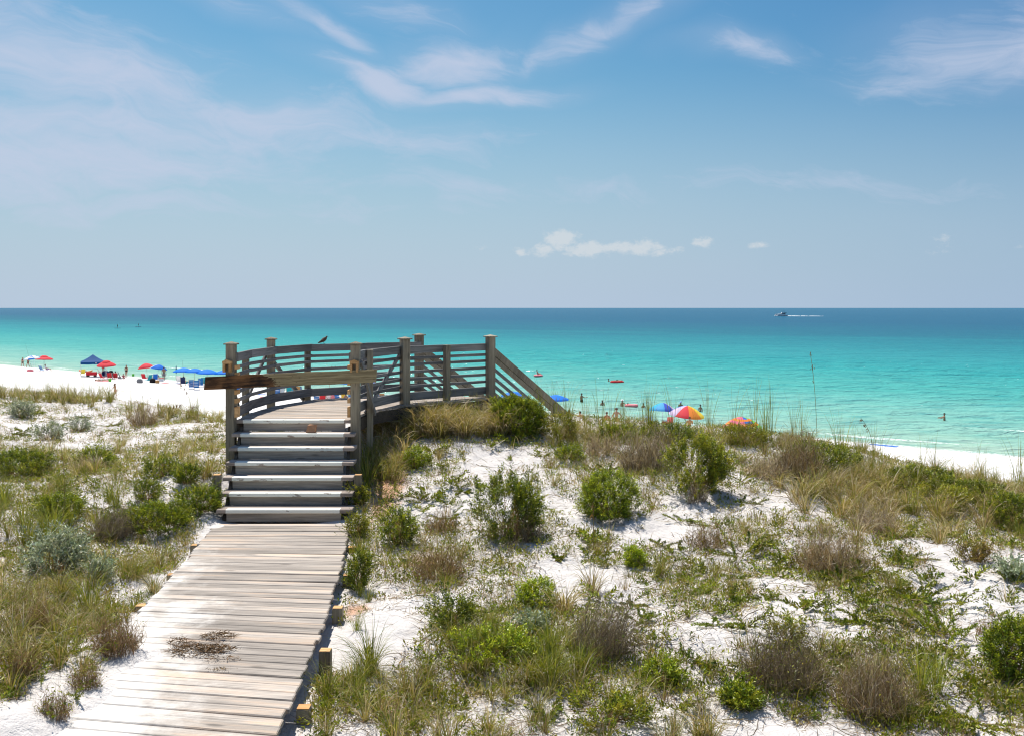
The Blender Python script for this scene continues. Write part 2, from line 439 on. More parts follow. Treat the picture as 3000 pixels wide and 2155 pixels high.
def graded(segs):
    o = []
    for a, b, st in segs: o.append(np.arange(a, b, st))
    o.append(np.array([segs[-1][1]])); return np.concatenate(o)
gxs = graded([(-900, -260, 40), (-260, -90, 5), (-90, -30, 1.2), (-30, -12, 0.28), (-12, -6, 0.12), (-6, 5, 0.06), (5, 11, 0.10), (11, 30, 0.4), (30, 90, 1.6), (90, 600, 30)])
gys = graded([(-600, -60, 30), (-60, 0, 4), (0, 5, 0.5), (5, 13, 0.055), (13, 22, 0.09), (22, 40, 0.26), (40, 110, 0.9), (110, 240, 2.5), (240, 900, 30)])
XX, YY = np.meshgrid(gxs, gys)
ZZ = H(XX, YY)
nx, ny = len(gxs), len(gys)
idx = np.arange(nx * ny).reshape(ny, nx)
quads = np.stack([idx[:-1, :-1], idx[:-1, 1:], idx[1:, 1:], idx[1:, :-1]], -1).reshape(-1, 4)
# red clay washed over the sand beside the walkway and stairs (red channel of the attribute)
clay = np.zeros_like(XX)
for (px, py, rx, ry, k) in [(1140, 1425, 55, 60, 1.0), (1090, 1395, 30, 30, .6), (1250, 1640, 120, 30, .6), (1040, 1790, 60, 30, .8), (1140, 2080, 90, 40, .9), (1300, 2110, 80, 30, .4), (470, 1440, 60, 25, .4), (1270, 1510, 70, 40, .25), (250, 2080, 160, 70, .25), (950, 2000, 30, 60, .8)]:
    p = G(px, py); dx = rx / F * p.y; dy = ry * p.y ** 2 / (F * (ZC - p.z))
    clay += k * np.exp(-((XX - p.x) / dx) ** 2 - ((YY - p.y) / dy) ** 2)
wet = sst(shore_s(XX, YY), -2.2, -0.3)
vc = np.stack([np.clip(clay, 0, 1), wet, np.zeros_like(wet)], -1).reshape(-1, 3)

m, t, o = newmat('white_sand')
pos = t.node('ShaderNodeNewGeometry').outputs['Position']
att = t.node('ShaderNodeAttribute'); att.attribute_name = 'Col'
cr_, cg_, _ = t.xyz(att.outputs['Vector'])
n1 = t.noise(pos, 0.9, 5, 0.6); n2 = t.noise(pos, 9.0, 5, 0.65); n3 = t.noise(pos, 70.0, 3, 0.6); n4 = t.noise(pos, 3.2, 4, 0.6)
c = t.mix(n1, (0.58, 0.535, 0.505), (0.665, 0.64, 0.62))
c = t.mix(t.math('MULTIPLY', t.sstep(n2, 0.5, 0.75), 0.35), c, (0.42, 0.36, 0.315))
pz0 = t.xyz(pos)[2]
c = t.mix(t.math('SUBTRACT', 1.0, t.sstep(pz0, 2.6, 6.0)), c, (0.71, 0.69, 0.67))
spk = t.math('MULTIPLY', t.sstep(n3, 0.66, 0.74), t.sstep(n4, 0.42, 0.62))
px_, py_, pz_ = t.xyz(pos)
dune = t.sstep(pz_, 3.2, 6.0)
c = t.mix(t.math('MULTIPLY', t.math('MULTIPLY', spk, dune), 0.75), c, (0.16, 0.115, 0.08))
cm = t.sstep(t.math('ADD', cr_, t.math('MULTIPLY', t.math('SUBTRACT', n2, 0.5), 0.9)), 0.28, 0.85)
c = t.mix(t.math('MULTIPLY', cm, 0.8), c, (0.55, 0.285, 0.15))
c = t.mix(t.math('MULTIPLY', cg_, 0.8), c, (0.50, 0.47, 0.41))
hh = t.math('ADD', t.math('MULTIPLY', n2, 1.0), t.math('MULTIPLY', n3, 0.25))
pbsdf(t, o, c, 0.95, 0.08, bump(t, hh, 0.8, 0.06))
SAND = m
ground = link('dune_and_beach_sand', mesh_np('dune_and_beach_sand', np.stack([XX, YY, ZZ], -1).reshape(-1, 3), quads, SAND, vc, smooth=True))
setp(ground, 'white sand of the dunes sloping down to the beach', None, None, 'structure')

# ------------------------------------------------------------------ sea
ss = np.concatenate([np.arange(-3, 40, 0.35), np.arange(40, 140, 0.9), 140 * (90000 / 140) ** np.linspace(0, 1, 70)])
tp = np.concatenate([np.arange(-60, 150, 1.0), 150 * (90000 / 150) ** np.linspace(0, 1, 50)])
tn = -60 * (90000 / 60) ** np.linspace(0, 1, 50)[::-1]
ta = np.concatenate([tn[:-1], tp])
TT, SS = np.meshgrid(ta, ss)
nn_ = SS + 76.8
X3 = 0.656 * nn_ - 0.754 * TT; Y3 = 0.754 * nn_ + 0.656 * TT
amp = sst(SS, 0, 12) * (1 - sst(SS, 100, 140)) * (1 - sst(np.abs(TT - 45), 100, 140))
ph = 6.0 * fbm(SS / 30, TT / 26, 2, 51)
wv = 0.10 * np.sin(SS * 2 * np.pi / 9.5 + ph) + 0.05 * np.sin(SS * 2 * np.pi / 4.1 + TT * 0.25 + 2 * ph) + 0.10 * (fbm(SS / 1.7, TT / 4.5, 2, 61) - 0.5)
swell = 0.22 * np.exp(-((SS - 13 - 3.0 * fbm(TT / 14, TT * 0, 2, 71)) / 1.1) ** 2) * sst(fbm(TT / 11, TT * 0 + 3.3, 2, 77), 0.42, 0.62)
Z3 = amp * wv + swell * (np.abs(TT - 45) < 140) + 0.02
ph2 = 0.6 * (fbm(TT / 6.0, TT * 0 + 1.7, 3, 41) - 0.5)
idx = np.arange(len(ta) * len(ss)).reshape(len(ss), len(ta))
quads = np.stack([idx[:-1, :-1], idx[1:, :-1], idx[1:, 1:], idx[:-1, 1:]], -1).reshape(-1, 4)
m, t, o = newmat('gulf_water')
pos = t.node('ShaderNodeNewGeometry').outputs['Position']
px_, py_, pz_ = t.xyz(pos)
sN = t.math('SUBTRACT', t.math('ADD', t.math('MULTIPLY', px_, 0.656), t.math('MULTIPLY', py_, 0.754)), 76.8)
tN = t.math('ADD', t.math('MULTIPLY', px_, -0.754), t.math('MULTIPLY', py_, 0.656))
st = t.comb(sN, tN, 0.0)
big = t.noise(t.vmul(st, (0.028, 0.010, 1)), 1.0, 4, 0.6)
mid = t.noise(t.vmul(pos, (0.10, 0.17, 1)), 1.0, 5, 0.62)
sw = t.math('MULTIPLY', sN, t.math('ADD', 0.66, t.math('MULTIPLY', big, 0.68)))
v = t.math('DIVIDE', t.math('MAXIMUM', sw, 0.0), t.math('ADD', t.math('MAXIMUM', sw, 0.0), 120.0))
c = t.ramp(v, [(0.0, (0.40, 0.52, 0.40)), (0.05, (0.30, 0.50, 0.395)), (0.11, (0.23, 0.475, 0.385)), (0.22, (0.155, 0.44, 0.375)), (0.30, (0.085, 0.395, 0.345)), (0.42, (0.040, 0.335, 0.32)), (0.54, (0.022, 0.275, 0.29)),
               (0.65, (0.012, 0.205, 0.245)), (0.73, (0.010, 0.145, 0.205)), (0.84, (0.012, 0.108, 0.190)), (1.0, (0.022, 0.116, 0.200))])
mid2 = t.noise(t.vmul(pos, (0.20, 0.50, 1)), 1.0, 4, 0.65, 0.3)
c = t.mix(t.math('MULTIPLY', t.sstep(mid2, 0.46, 0.70), 0.72), c, t.mix(1.0, c, (0.40, 0.72, 0.80), 'MULTIPLY'))  # dark wave faces painted into the water colour as streaks of shade
# foam: scattered small caps and the broken wash at the edge
fo1 = t.noise(t.vmul(pos, (0.9, 1.6, 1)), 1.0, 2, 0.5)
fo2 = t.noise(pos, 3.2, 4, 0.6)
caps = t.math('MULTIPLY', t.sstep(fo1, 0.762, 0.785), t.math('SUBTRACT', 1.0, t.sstep(sN, 110, 260)))
lines = t.noise(t.vmul(st, (0.55, 0.05, 1)), 1.0, 3, 0.5)
edge = t.math('MULTIPLY', t.sstep(lines, 0.56, 0.62), t.math('SUBTRACT', 1.0, t.sstep(sN, 2.0, 9.0)))
brk = t.math('MULTIPLY', t.sstep(pz_, 0.22, 0.29), t.math('SUBTRACT', 1.0, t.sstep(sN, 14.0, 22.0)))
wash = t.math('SUBTRACT', 1.0, t.sstep(t.math('ABSOLUTE', t.math('SUBTRACT', sN, t.math('MULTIPLY', lines, 1.6))), 0.15, 0.5))
foam = t.math('MAXIMUM', caps, t.math('MULTIPLY', t.math('MAXIMUM', t.math('MAXIMUM', edge, brk), t.math('MULTIPLY', wash, 0.7)), t.sstep(fo2, 0.42, 0.56)))
c2 = t.mix(foam, c, (0.82, 0.84, 0.83))
b1 = t.noise(t.vmul(pos, (0.55, 1.1, 1)), 1.0, 4, 0.62, 0.4)
b2 = t.noise(t.vmul(pos, (0.045, 0.12, 1)), 1.0, 5, 0.65)
hgt = t.math('ADD', t.math('MULTIPLY', b1, 0.5), t.math('MULTIPLY', b2, 2.4))
nrm = bump(t, hgt, 0.7, 0.55); nrd = bump(t, hgt, 1.0, 1.5)
df = t.node('ShaderNodeBsdfDiffuse'); t.put(df.inputs[0], c2); t.l.new(nrd, df.inputs['Normal'])
gl = t.node('ShaderNodeBsdfGlossy'); gl.inputs['Roughness'].default_value = 0.10; t.l.new(nrm, gl.inputs['Normal'])
fr = t.node('ShaderNodeFresnel'); fr.inputs[0].default_value = 1.33; t.l.new(nrm, fr.inputs['Normal'])
fac = t.math('MULTIPLY', t.math('MINIMUM', t.math('MULTIPLY', t.math('MAXIMUM', t.math('SUBTRACT', fr.outputs[0], 0.12), 0.0), 0.40), 0.23), t.math('SUBTRACT', 1.0, foam))
mx = t.node('ShaderNodeMixShader'); t.l.new(fac, mx.inputs[0]); t.l.new(df.outputs[0], mx.inputs[1]); t.l.new(gl.outputs[0], mx.inputs[2]); t.l.new(mx.outputs[0], o.inputs[0])
sea = link('sea', mesh_np('sea', np.stack([X3, Y3, Z3], -1).reshape(-1, 3), quads[:, ::-1], m, smooth=True))
setp(sea, 'turquoise sea darkening to deep blue at the horizon', None, None, 'structure')
# ------------------------------------------------------------------ boardwalk
BW, BS, BD = 2.91, 0.171, 1.71
ZW, ZD = ZC - BW, ZC - BD
RE = np.array([(4.5, -1.62), (6.8, -1.62), (7.85, -1.645), (9.0, -1.72), (10.6, -1.87), (11.3, -1.93), (13.0, -2.14), (13.6, -2.21)])
def redge(y): return float(np.interp(y, RE[:, 0], RE[:, 1]))
def board(c, th, name, mat, parent, ch=0.007, wob=0.0):
    """plank with four top corners (left near, right near, right far, left far); local x runs along it"""
    c = [Vector(q) for q in c]
    mid = sum(c, Vector()) / 4
    x = ((c[1] + c[2]) - (c[0] + c[3])); ang = math.atan2(x.y, x.x)
    Mi = Matrix.Rotation(-ang, 3, 'Z')
    L = [Mi @ (q - mid) for q in c]
    vs = []
    ctr = sum(L, Vector()) / 4
    for dz, ins in ((-th, 0), (-ch, 0), (0, ch)):
        for q in L:
            vs.append(Vector((q.x - math.copysign(ins, q.x), q.y - math.copysign(ins, q.y), q.z + dz)))
    fs = [(3, 2, 1, 0), (8, 9, 10, 11)]
    for l in range(2):
        for k in range(4):
            q = (k + 1) % 4; fs.append((l * 4 + k, l * 4 + q, l * 4 + 4 + q, l * 4 + 4 + k))
    ob = MB().add(vs, fs).obj(name, mat, parent)
    ob.location = mid; ob.rotation_euler = (0, 0, ang)
    return ob

walk = empty('boardwalk', (0, 0, 0), 'weathered plank walkway through the dunes leading up to the stairs', 'boardwalk')
y = 4.6
jr = random.Random(3)
while y < 13.42:
    wd = 0.138
    sk = -0.19 * max(0.0, min(1.0, (13.2 - y) / 6.2))
    xr = redge(y); xl = xr - 1.83
    jl, jrr = jr.uniform(-.018, .018), jr.uniform(-.018, .018)
    zt = jr.uniform(-.004, .004); tw = jr.uniform(-.004, .004)
    def pt(x, dy): 
        return (x, y + dy + sk * (x - (xl + xr) / 2) , ZW + zt + tw * (x - xl))
    board([pt(xl + jl, 0), pt(xr + jrr, 0), pt(xr + jrr, wd), pt(xl + jl, wd)], 0.038, 'plank', W_DECK, walk)
    y += wd + jr.uniform(0.006, 0.013)
for k, off in enumerate((0.12, 0.915, 1.71)):
    mb = MB()
    for y0, y1 in zip(RE[:-1, 0], RE[1:, 0]):
        mb.bar((redge(y0) - off, y0, ZW - 0.12), (redge(y1) - off, y1, ZW - 0.12), 0.045, 0.15)
    mb.obj('joist', W_DARK, walk)
for (yy, side) in [(12.4, 1), (11.15, 1), (9.88, 1), (8.66, 1), (7.47, 1), (6.25, 1), (13.3, 0), (12.45, 0), (11.15, 0), (9.92, 0), (8.7, 0)]:
    x = redge(yy) + 0.075 if side else redge(yy) - 1.83 - 0.075
    if side == 0: yy += 0.05
    top = ZW - 0.06 - jr.uniform(0, 0.03)
    zb = hz_at(x, yy) - 0.5
    mb = MB(); h = top - zb
    mb.box((0, 0, -h / 2), (0.098, 0.098, h), 0, None, 0.004)
    p = mb.obj('support_post', W_POST, walk, (x, yy, top))
    MB().box((0, 0, 0.004), (0.092, 0.092, 0.008)).obj('cut_top', W_CUT, p)

# ------------------------------------------------------------------ stairs
stairs = empty('staircase', (0, 0, 0), 'wooden stairs with white painted tread edges rising to the deck', 'stairs')
def stair_x(y): return np.interp(y, [13.55, 15.25], [-3.105, -3.33])
TR0, RUN = 13.55, 1.70 / 6
for k in range(7):
    yk = TR0 + RUN * k
    zk = ZW + BS * (k + 1) if k < 6 else ZD
    xc = float(stair_x(yk))
    if k < 6:
        tr = MB().box((0, 0.163, -0.026), (1.845, 0.326, 0.052), 0, None, 0.007).obj('tread', W_TREAD, stairs, (xc, yk, zk))
    else:
        tr = MB().box((0, 0.075, -0.026), (1.80, 0.15, 0.052), 0, None, 0.007).obj('tread', W_TREAD, stairs, (xc, yk, zk))
    tr.rotation_euler = (0, 0, jr.uniform(-.004, .004))
    zb = zk - BS + (0.0 if k else 0.002)
    MB().box((0, 0, 0), (1.56, 0.03, BS - 0.055), 0).obj('riser', W_RISER, stairs, (xc - 0.01, yk + 0.045, zk - 0.053 - (BS - 0.055) / 2))
for s in (-0.83, 0.83):
    mb = MB()
    a = Vector((float(stair_x(13.6)) + s, 13.65, ZW - 0.05)); b = Vector((float(stair_x(15.3)) + s, 15.35, ZD - 0.19))
    mb.bar(a, b, 0.045, 0.20)
    mb.obj('stringer', W_DARK, stairs)
for s in (-1, 1):
    x = float(stair_x(14.1)) + s * 1.0
    h = 1.0
    p = MB().box((0, 0, -h / 2), (0.10, 0.10, h), 0, None, 0.004).obj('newel_stub', W_POST, stairs, (x, 14.1, ZC - 2.36))
    MB().box((0, 0, 0.004), (0.094, 0.094, 0.008)).obj('cut_top', W_CUT, p)

# ------------------------------------------------------------------ deck
deck = empty('viewing_deck', (0, 0, 0), 'curving raised wooden deck with grey slatted railings overlooking the beach', 'deck')
OUT = np.array([(-4.22, 15.30), (-4.29, 16.2), (-4.16, 17.44), (-3.75, 18.62), (-2.85, 19.35), (-1.84, 20.05)])
INN = np.array([(-2.42, 15.30), (-2.43, 15.96), (-2.36, 16.7), (-1.87, 17.65), (-1.17, 18.25), (-.47, 19.02)])
def along(P, n):
    d = np.concatenate([[0], np.cumsum(np.hypot(*np.diff(P, axis=0).T))]); u = np.linspace(0, d[-1], n)
    return np.stack([np.interp(u, d, P[:, 0]), np.interp(u, d, P[:, 1])], -1)
NB = 44
a_, b_ = along(OUT, NB + 1), along(INN, NB + 1)
for k in range(NB):
    g = 0.05
    l0, l1 = a_[k] + (a_[k + 1] - a_[k]) * g, a_[k + 1]
    r0, r1 = b_[k] + (b_[k + 1] - b_[k]) * g, b_[k + 1]
    zt = jr.uniform(-.003, .003)
    if k == 0:
        l0 = l0 + np.array([0, .13]); r0 = r0 + np.array([0, .10])
    board([(*l0, ZD + zt), (*r0, ZD + zt), (*r1, ZD + zt), (*l1, ZD + zt)], 0.038, 'plank', W_DECK, deck)
for P, off in ((OUT, 0.05), (INN, -0.05)):
    mb = MB(); Q = along(P, 12)
    for p, q in zip(Q[:-1], Q[1:]): mb.bar((*p, ZD - 0.14), (*q, ZD - 0.14), 0.04, 0.19)
    mb.obj('rim_joist', W_DARK, deck)

def post(x, y, ztop, zbot, size, rz, cap, name='post', capw=0.205):
    h = ztop - zbot
    p = MB().box((0, 0, -h / 2), (size, size, h), 0, None, 0.005).obj(name, W_POST, deck, (x, y, ztop))
    p.rotation_euler = (0, 0, rz)
    if cap:
        c = capw / 2; e = 0.018
        vs = [(-c, -c, 0), (c, -c, 0), (c, c, 0), (-c, c, 0), (-c, -c, e), (c, -c, e), (c, c, e), (-c, c, e), (0, 0, e + 0.03)]
        MB().add(vs, [(3, 2, 1, 0), (0, 1, 5, 4), (1, 2, 6, 5), (2, 3, 7, 6), (3, 0, 4, 7), (4, 5, 8), (5, 6, 8), (6, 7, 8), (7, 4, 8)]).obj('post_cap', W_POST, p)
    return p
def bz(y, x): return hz_at(x, y) - 0.4
PO = {  # name: x, y, main post?, turn
 'FL': (-4.292, 15.22, 1, 0.0), 'o1': (-4.36, 16.3, 0, .05), 'P2': (-4.26, 17.6, 1, .15), 'o3': (-3.86, 18.8, 0, .45), 'o4': (-2.90, 19.55, 0, .7), 'P5': (-1.885, 20.2, 1, .67),
 'FR': (-2.392, 15.22, 1, 0.0), 'i1': (-2.325, 16.3, 0, .1), 'P7': (-1.91, 17.75, 1, .62), 'i3': (-1.205, 18.4, 0, .72), 'P9': (-.415, 19.15, 1, .62)}
for k, (x, y, mn, rz) in PO.items():
    if mn: post(x, y, ZD + 1.15, bz(y, x), 0.135 if k in ('FL', 'FR') else 0.14, rz, True, capw=0.19 if k in ('FL', 'FR') else 0.20)
    else: post(x, y, ZD + (1.03 if k[0] == 'i' else 0.90), bz(y, x), 0.10, rz, False)
RAILS = [(1.03, .135, .04), (.835, .052, .036), (.72, .052, .036), (.59, .052, .036), (.455, .052, .036), (.325, .052, .036), (.20, .145, .04)]
def railing(seq, inward):
    for a, b in zip(seq[:-1], seq[1:]):
        A, B = Vector((*PO[a][:2], 0)), Vector((*PO[b][:2], 0))
        d = (B - A).normalized(); nrm = Vector((-d.y, d.x, 0)) * inward
        A = A + nrm * 0.085; B = B + nrm * 0.085
        for k, (ztop, hh, th) in enumerate(RAILS):
            e = jr.uniform(-.006, .006)
            nm = 'top_rail' if k == 0 else 'bottom_rail' if k == 6 else 'rail_slat'
            p, q = A + Vector((0, 0, ZD + ztop - hh / 2 + e)), B + Vector((0, 0, ZD + ztop - hh / 2 + e + jr.uniform(-.004, .004)))
            mid = (p + q) / 2; L = (q - p).length
            ob = MB().box((0, 0, 0), (L + (0.0), th, hh), 0, None, 0.004).obj(nm, W_RAIL, deck, mid)
            ob.rotation_euler = (0, -math.asin((q.z - p.z) / L), math.atan2(d.y, d.x))
railing(['FL', 'o1', 'P2', 'o3', 'o4', 'P5'], -1)
railing(['FR', 'i1', 'P7', 'i3', 'P9'], 1)
def brace(top, bot, side):
    A, B = Vector((*PO[top][:2], ZD + .90)), Vector((*PO[bot][:2], ZD - .02))
    d = (B - A); d.z = 0; d.normalize(); nrm = Vector((-d.y, d.x, 0)) * side * 0.085
    A += nrm; B += nrm
    mid = (A + B) / 2; L = (B - A).length
    ob = MB().box((0, 0, 0), (L, .036, .075), 0, None, .004).obj('brace', W_RAIL, deck, mid)
    ob.rotation_euler = (0, math.asin((A.z - B.z) / L), math.atan2(d.y, d.x))
brace('FL', 'o1', 1); brace('P2', 'o1', -1); brace('P2', 'o3', 1); brace('P7', 'i1', -1); brace('FR', 'i1', -1)
# rail ends sawn off at the two front posts: pale blocks and a small gabled handrail stub
for key, side in (('FL', 1), ('FR', -1)):
    x, y, _, _ = PO[key]
    br = empty('handrail_end', (x, y, ZD), 'x', 'bracket'); br.parent = deck
    for kk in ('label', 'category'): del br[kk]
    br2 = br
    xo = -0.028 if key == 'FL' else 0.0
    g = MB(); w2 = 0.066
    vs = []
    for yy in (-0.16, -0.072):
        vs += [(xo - w2, yy, 0.865), (xo + w2, yy, 0.865), (xo + w2, yy, 0.905), (xo, yy, 0.93), (xo - w2, yy, 0.905)]
    g.add(vs, [(0, 1, 2, 3, 4), (9, 8, 7, 6, 5), (0, 5, 6, 1), (1, 6, 7, 2), (2, 7, 8, 3), (3, 8, 9, 4), (4, 9, 5, 0)])
    g.obj('gabled_cap', W_CUT, br2)
    for q in (-1, 1):
        MB().box((xo + q * 0.046, -0.112, 0.80), (0.034, 0.085, 0.126)).obj('side_block', W_CUT, br2)
    xin = 0.092 if key == 'FL' else -0.092
    for (ztop, hh, th) in RAILS[1:]:
        MB().box((xin, 0.0, ztop - hh / 2), (0.045, 0.15, hh + .012)).obj('sawn_end', W_CUT, br2)
# stairs down to the beach
bs = empty('beach_stairs', (0, 0, 0), 'wooden stairs with sloping handrails going down from the deck to the beach', 'stairs')
u = Vector((.618, .786, 0)); slope = 0.585
A9, A5 = Vector((PO['P9'][0], PO['P9'][1], 0)), Vector((PO['P5'][0], PO['P5'][1], 0))
LB = 8.5
for A in (A9, A5):
    for k, (ztop, hh, th) in enumerate([(1.0, .14, .05), (.83, .09, .04), (.62, .055, .04), (.45, .055, .04), (.30, .055, .04), (.15, .14, .04)]):
        p = A + u * 0.10 + Vector((0, 0, ZD + ztop - hh / 2 - .1 * slope)); q = A + u * LB + Vector((0, 0, ZD + ztop - hh / 2 - slope * LB))
        mid = (p + q) / 2; L = (q - p).length
        ob = MB().box((0, 0, 0), (L, th, hh), 0, None, .004).obj('sloping_rail', W_POST if k < 2 else W_RAIL, bs, mid)
        ob.rotation_euler = (0, math.asin((p.z - q.z) / L), math.atan2(u.y, u.x))
    for s in (2.1, 4.4, 6.8):
        c = A + u * s; zt = ZD + .95 - slope * s; zb = min(hz_at(c.x, c.y), zt - 1) - .4
        MB().box((0, 0, -(zt - zb) / 2), (.1, .1, zt - zb)).obj('post', W_POST, bs, (c.x - .0, c.y, zt)).rotation_euler = (0, 0, .67)
ns = int(LB * slope / 0.18)
for k in range(1, ns):
    s = k * 0.18 / slope; c = (A9 + A5) / 2 + u * s
    ob = MB().box((0, 0, 0), (.29, 1.7, .04), 0, None, .005).obj('tread', W_DECK, bs, (c.x, c.y, ZD - .18 * k))
    ob.rotation_euler = (0, 0, math.atan2(u.y, u.x))

# closing board nailed across the stair head
def pxpt(px, py, d): return Vector(((px - 1500) / F * d, d, ZC - (py - HY) / F * d))
bar = empty('barrier_board', pxpt(850, 1105, 14.98), 'rough horizontal plank nailed across the stair head, dark stained at one end', 'board')
P0 = pxpt(600, 1122, 15.09); P1 = pxpt(1103, 1100, 15.09)
ang = math.atan2(P1.z - P0.z, P1.x - P0.x)
L = (P1 - P0).length; hb = .098
NBX = 14
def bar_piece(x0, x1, name, mat, slant0, slant1, wob):
    vs, fs = [], []
    n = 9
    for i in range(n):
        f_ = i / (n - 1)
        for (yy, zz) in ((-.019, -hb), (.019, -hb), (.019, hb), (-.019, hb)):
            x = x0 + (x1 - x0) * f_ + (slant0 * (1 - f_) + slant1 * f_) * zz
            wz = zz + wob * (math.sin(x * 7.3) * .5 + math.sin(x * 17.1 + 1) * .3) * (1 if zz > 0 else .8)
            vs.append((x, yy, wz))
    for i in range(n - 1):
        for k in range(4):
            q = (k + 1) % 4; fs.append((i * 4 + k, i * 4 + 4 + k, i * 4 + 4 + q, i * 4 + q))
    fs += [(0, 1, 2, 3), tuple(4 * (n - 1) + k for k in (3, 2, 1, 0))]
    ob = MB().add(vs, fs).obj(name, mat, bar)
    ob.location = (P0 + P1) / 2 - bar.location; ob.rotation_euler = (0, -ang, 0)
    return ob
m, t, o = newmat('barrier_plank_wood')
tc = t.node('ShaderNodeTexCoord').outputs['Object']
ox, oy, oz = t.xyz(tc)
fine = t.noise(t.vmul(tc, (1.6, 20, 26)), 1.5, 6, .65, .5); blot = t.noise(t.vmul(tc, (3.5, 6, 9)), 1.0, 5, .65)
gcol = t.mix(t.sstep(fine, .3, .75), (0.17, 0.13, 0.07), (0.40, 0.325, 0.185))
dcol = t.mix(t.sstep(t.math('ADD', t.math('MULTIPLY', fine, .5), t.math('MULTIPLY', blot, .6)), .42, .75), (.024, .014, .010), (.23, .11, .045))
msk = t.sstep(t.math('ADD', t.math('ADD', ox, t.math('MULTIPLY', oz, 1.6)), t.math('MULTIPLY', t.math('SUBTRACT', blot, .5), .75)), -.31, -.27)
edge_ = t.math('MULTIPLY', t.sstep(t.math('ADD', t.math('ADD', ox, t.math('MULTIPLY', oz, 1.6)), t.math('MULTIPLY', t.math('SUBTRACT', blot, .5), .75)), -.33, -.29), t.math('SUBTRACT', 1.0, msk))
c = t.mix(msk, dcol, gcol)
vo = t.node('ShaderNodeTexVoronoi', feature='F1'); t.l.new(t.vmul(tc, (1.5, 3, 4.0)), vo.inputs['Vector'])
c = t.mix(t.math('MULTIPLY', t.math('SUBTRACT', 1.0, t.sstep(vo.outputs['Distance'], .07, .13)), .7), c, (.03, .022, .014))
pbsdf(t, o, c, .8, .2, bump(t, t.math('ADD', fine, blot), .6, .012))
bar_piece(-L / 2, L / 2, 'plank', m, .16, .10, .008)
# broken brick-like timber offcut on the second tread
chunk = MB()
pts = [(-.055, -.03, 0), (.05, -.035, 0), (.055, .04, 0), (-.05, .04, 0), (-.035, -.02, .085), (.062, -.022, .10), (.068, .03, .085), (-.02, .03, .10)]
chunk.add([Vector(p) * 1.25 for p in pts], [(3, 2, 1, 0), (4, 5, 6, 7), (0, 1, 5, 4), (1, 2, 6, 5), (2, 3, 7, 6), (3, 0, 4, 7)])
k = 5
ch = chunk.obj('stone_chunk', simple('rusty_stone', (.36, .20, .12), .9, .1, .35, 14), None, (float(stair_x(14.97)) + .245 + .0, TR0 + RUN * 5 + .12, ZW + BS * 6 + .002))
setp(ch, 'angular rust coloured stone lying on the stair below the deck edge', 'stone')
# ------------------------------------------------------------------ vegetation
def leafmat(name, transl=0.3, rough=0.55, spec=0.25):
    m, t, o = newmat(name)
    at = t.node('ShaderNodeAttribute'); at.attribute_name = 'Col'
    oi = t.node('ShaderNodeObjectInfo')
    br = t.math('ADD', t.math('MULTIPLY', oi.outputs['Random'], 0.30), 0.85)
    c = t.mix(1.0, at.outputs['Color'], t.comb(br, br, br), 'MULTIPLY')
    b = pbsdf(t, o, c, rough, spec)
    tr = t.node('ShaderNodeBsdfTranslucent'); t.put(tr.inputs[0], t.mix(1.0, c, (1.25, 1.15, 0.55), 'MULTIPLY'))
    mx = t.node('ShaderNodeMixShader'); mx.inputs[0].default_value = transl
    t.l.new(b.outputs[0], mx.inputs[1]); t.l.new(tr.outputs[0], mx.inputs[2]); t.l.new(mx.outputs[0], o.inputs[0])
    return m
M_LEAF = leafmat('shrub_leaf', 0.16, 0.42, 0.35); M_GRASS = leafmat('grass_blade', 0.24, 0.55, 0.25); M_TWIG = leafmat('dry_twig', 0.22, 0.85, 0.1)

def unit(a): return a / np.maximum(np.linalg.norm(a, axis=-1, keepdims=True), 1e-9)
def rdir(n, zlo=-0.2):
    z = rng.uniform(zlo, 1, n); a = rng.uniform(0, 2 * np.pi, n); r = np.sqrt(1 - z * z)
    return np.stack([r * np.cos(a), r * np.sin(a), z], -1)
class Geo:
    def __init__(self): self.v = []; self.f = []; self.c = []; self.n = 0
    def add(self, v, f, c):
        self.v.append(v.reshape(-1, 3)); self.f.append(f.reshape(-1, 4) + self.n); self.c.append(c.reshape(-1, 3)); self.n += len(self.v[-1])
    def leaves(self, base, d, L, Wd, col):
        """pointed folded leaves, one quad each"""
        n = len(base); d = unit(d); L = np.broadcast_to(L, (n,))[:, None]; Wd = np.broadcast_to(Wd, (n,))[:, None]
        s = unit(np.cross(d, rdir(n, -1))); nr = np.cross(s, d)
        v = np.stack([base, base + d * L * .55 + s * Wd * .5 + nr * Wd * .12, base + d * L, base + d * L * .55 - s * Wd * .5 + nr * Wd * .12], 1)
        f = np.arange(n * 4).reshape(n, 4)
        self.add(v, f, np.repeat(col[:, None, :], 4, 1))
    def ribbons(self, P, Wd, col, side=None, taper=True):
        """P (n,k,3) centre lines, Wd (n,) width"""
        n, k, _ = P.shape
        if side is None:
            d = unit(P[:, -1] - P[:, 0]); side = unit(np.cross(d, rdir(n, -1)))
        tp = (1 - np.linspace(0, 1, k) ** 1.6 * .92) if taper else np.ones(k)
        off = side[:, None, :] * (np.broadcast_to(Wd, (n,))[:, None, None] * tp[None, :, None] * .5)
        v = np.stack([P - off, P + off], 2).reshape(n, k * 2, 3)
        b = np.arange(n)[:, None, None] * (2 * k) + (np.arange(k - 1) * 2)[None, :, None]
        f = b + np.array([0, 1, 3, 2])[None, None, :]
        if col.ndim == 2: col = np.repeat(col[:, None, :], k, 1)
        self.add(v, f, np.repeat(col, 2, axis=1))
    def mesh(self, name, mat):
        return mesh_np(name, np.concatenate(self.v), np.concatenate(self.f), mat, np.concatenate(self.c))
    def tris(self): return sum(len(f) for f in self.f) * 2

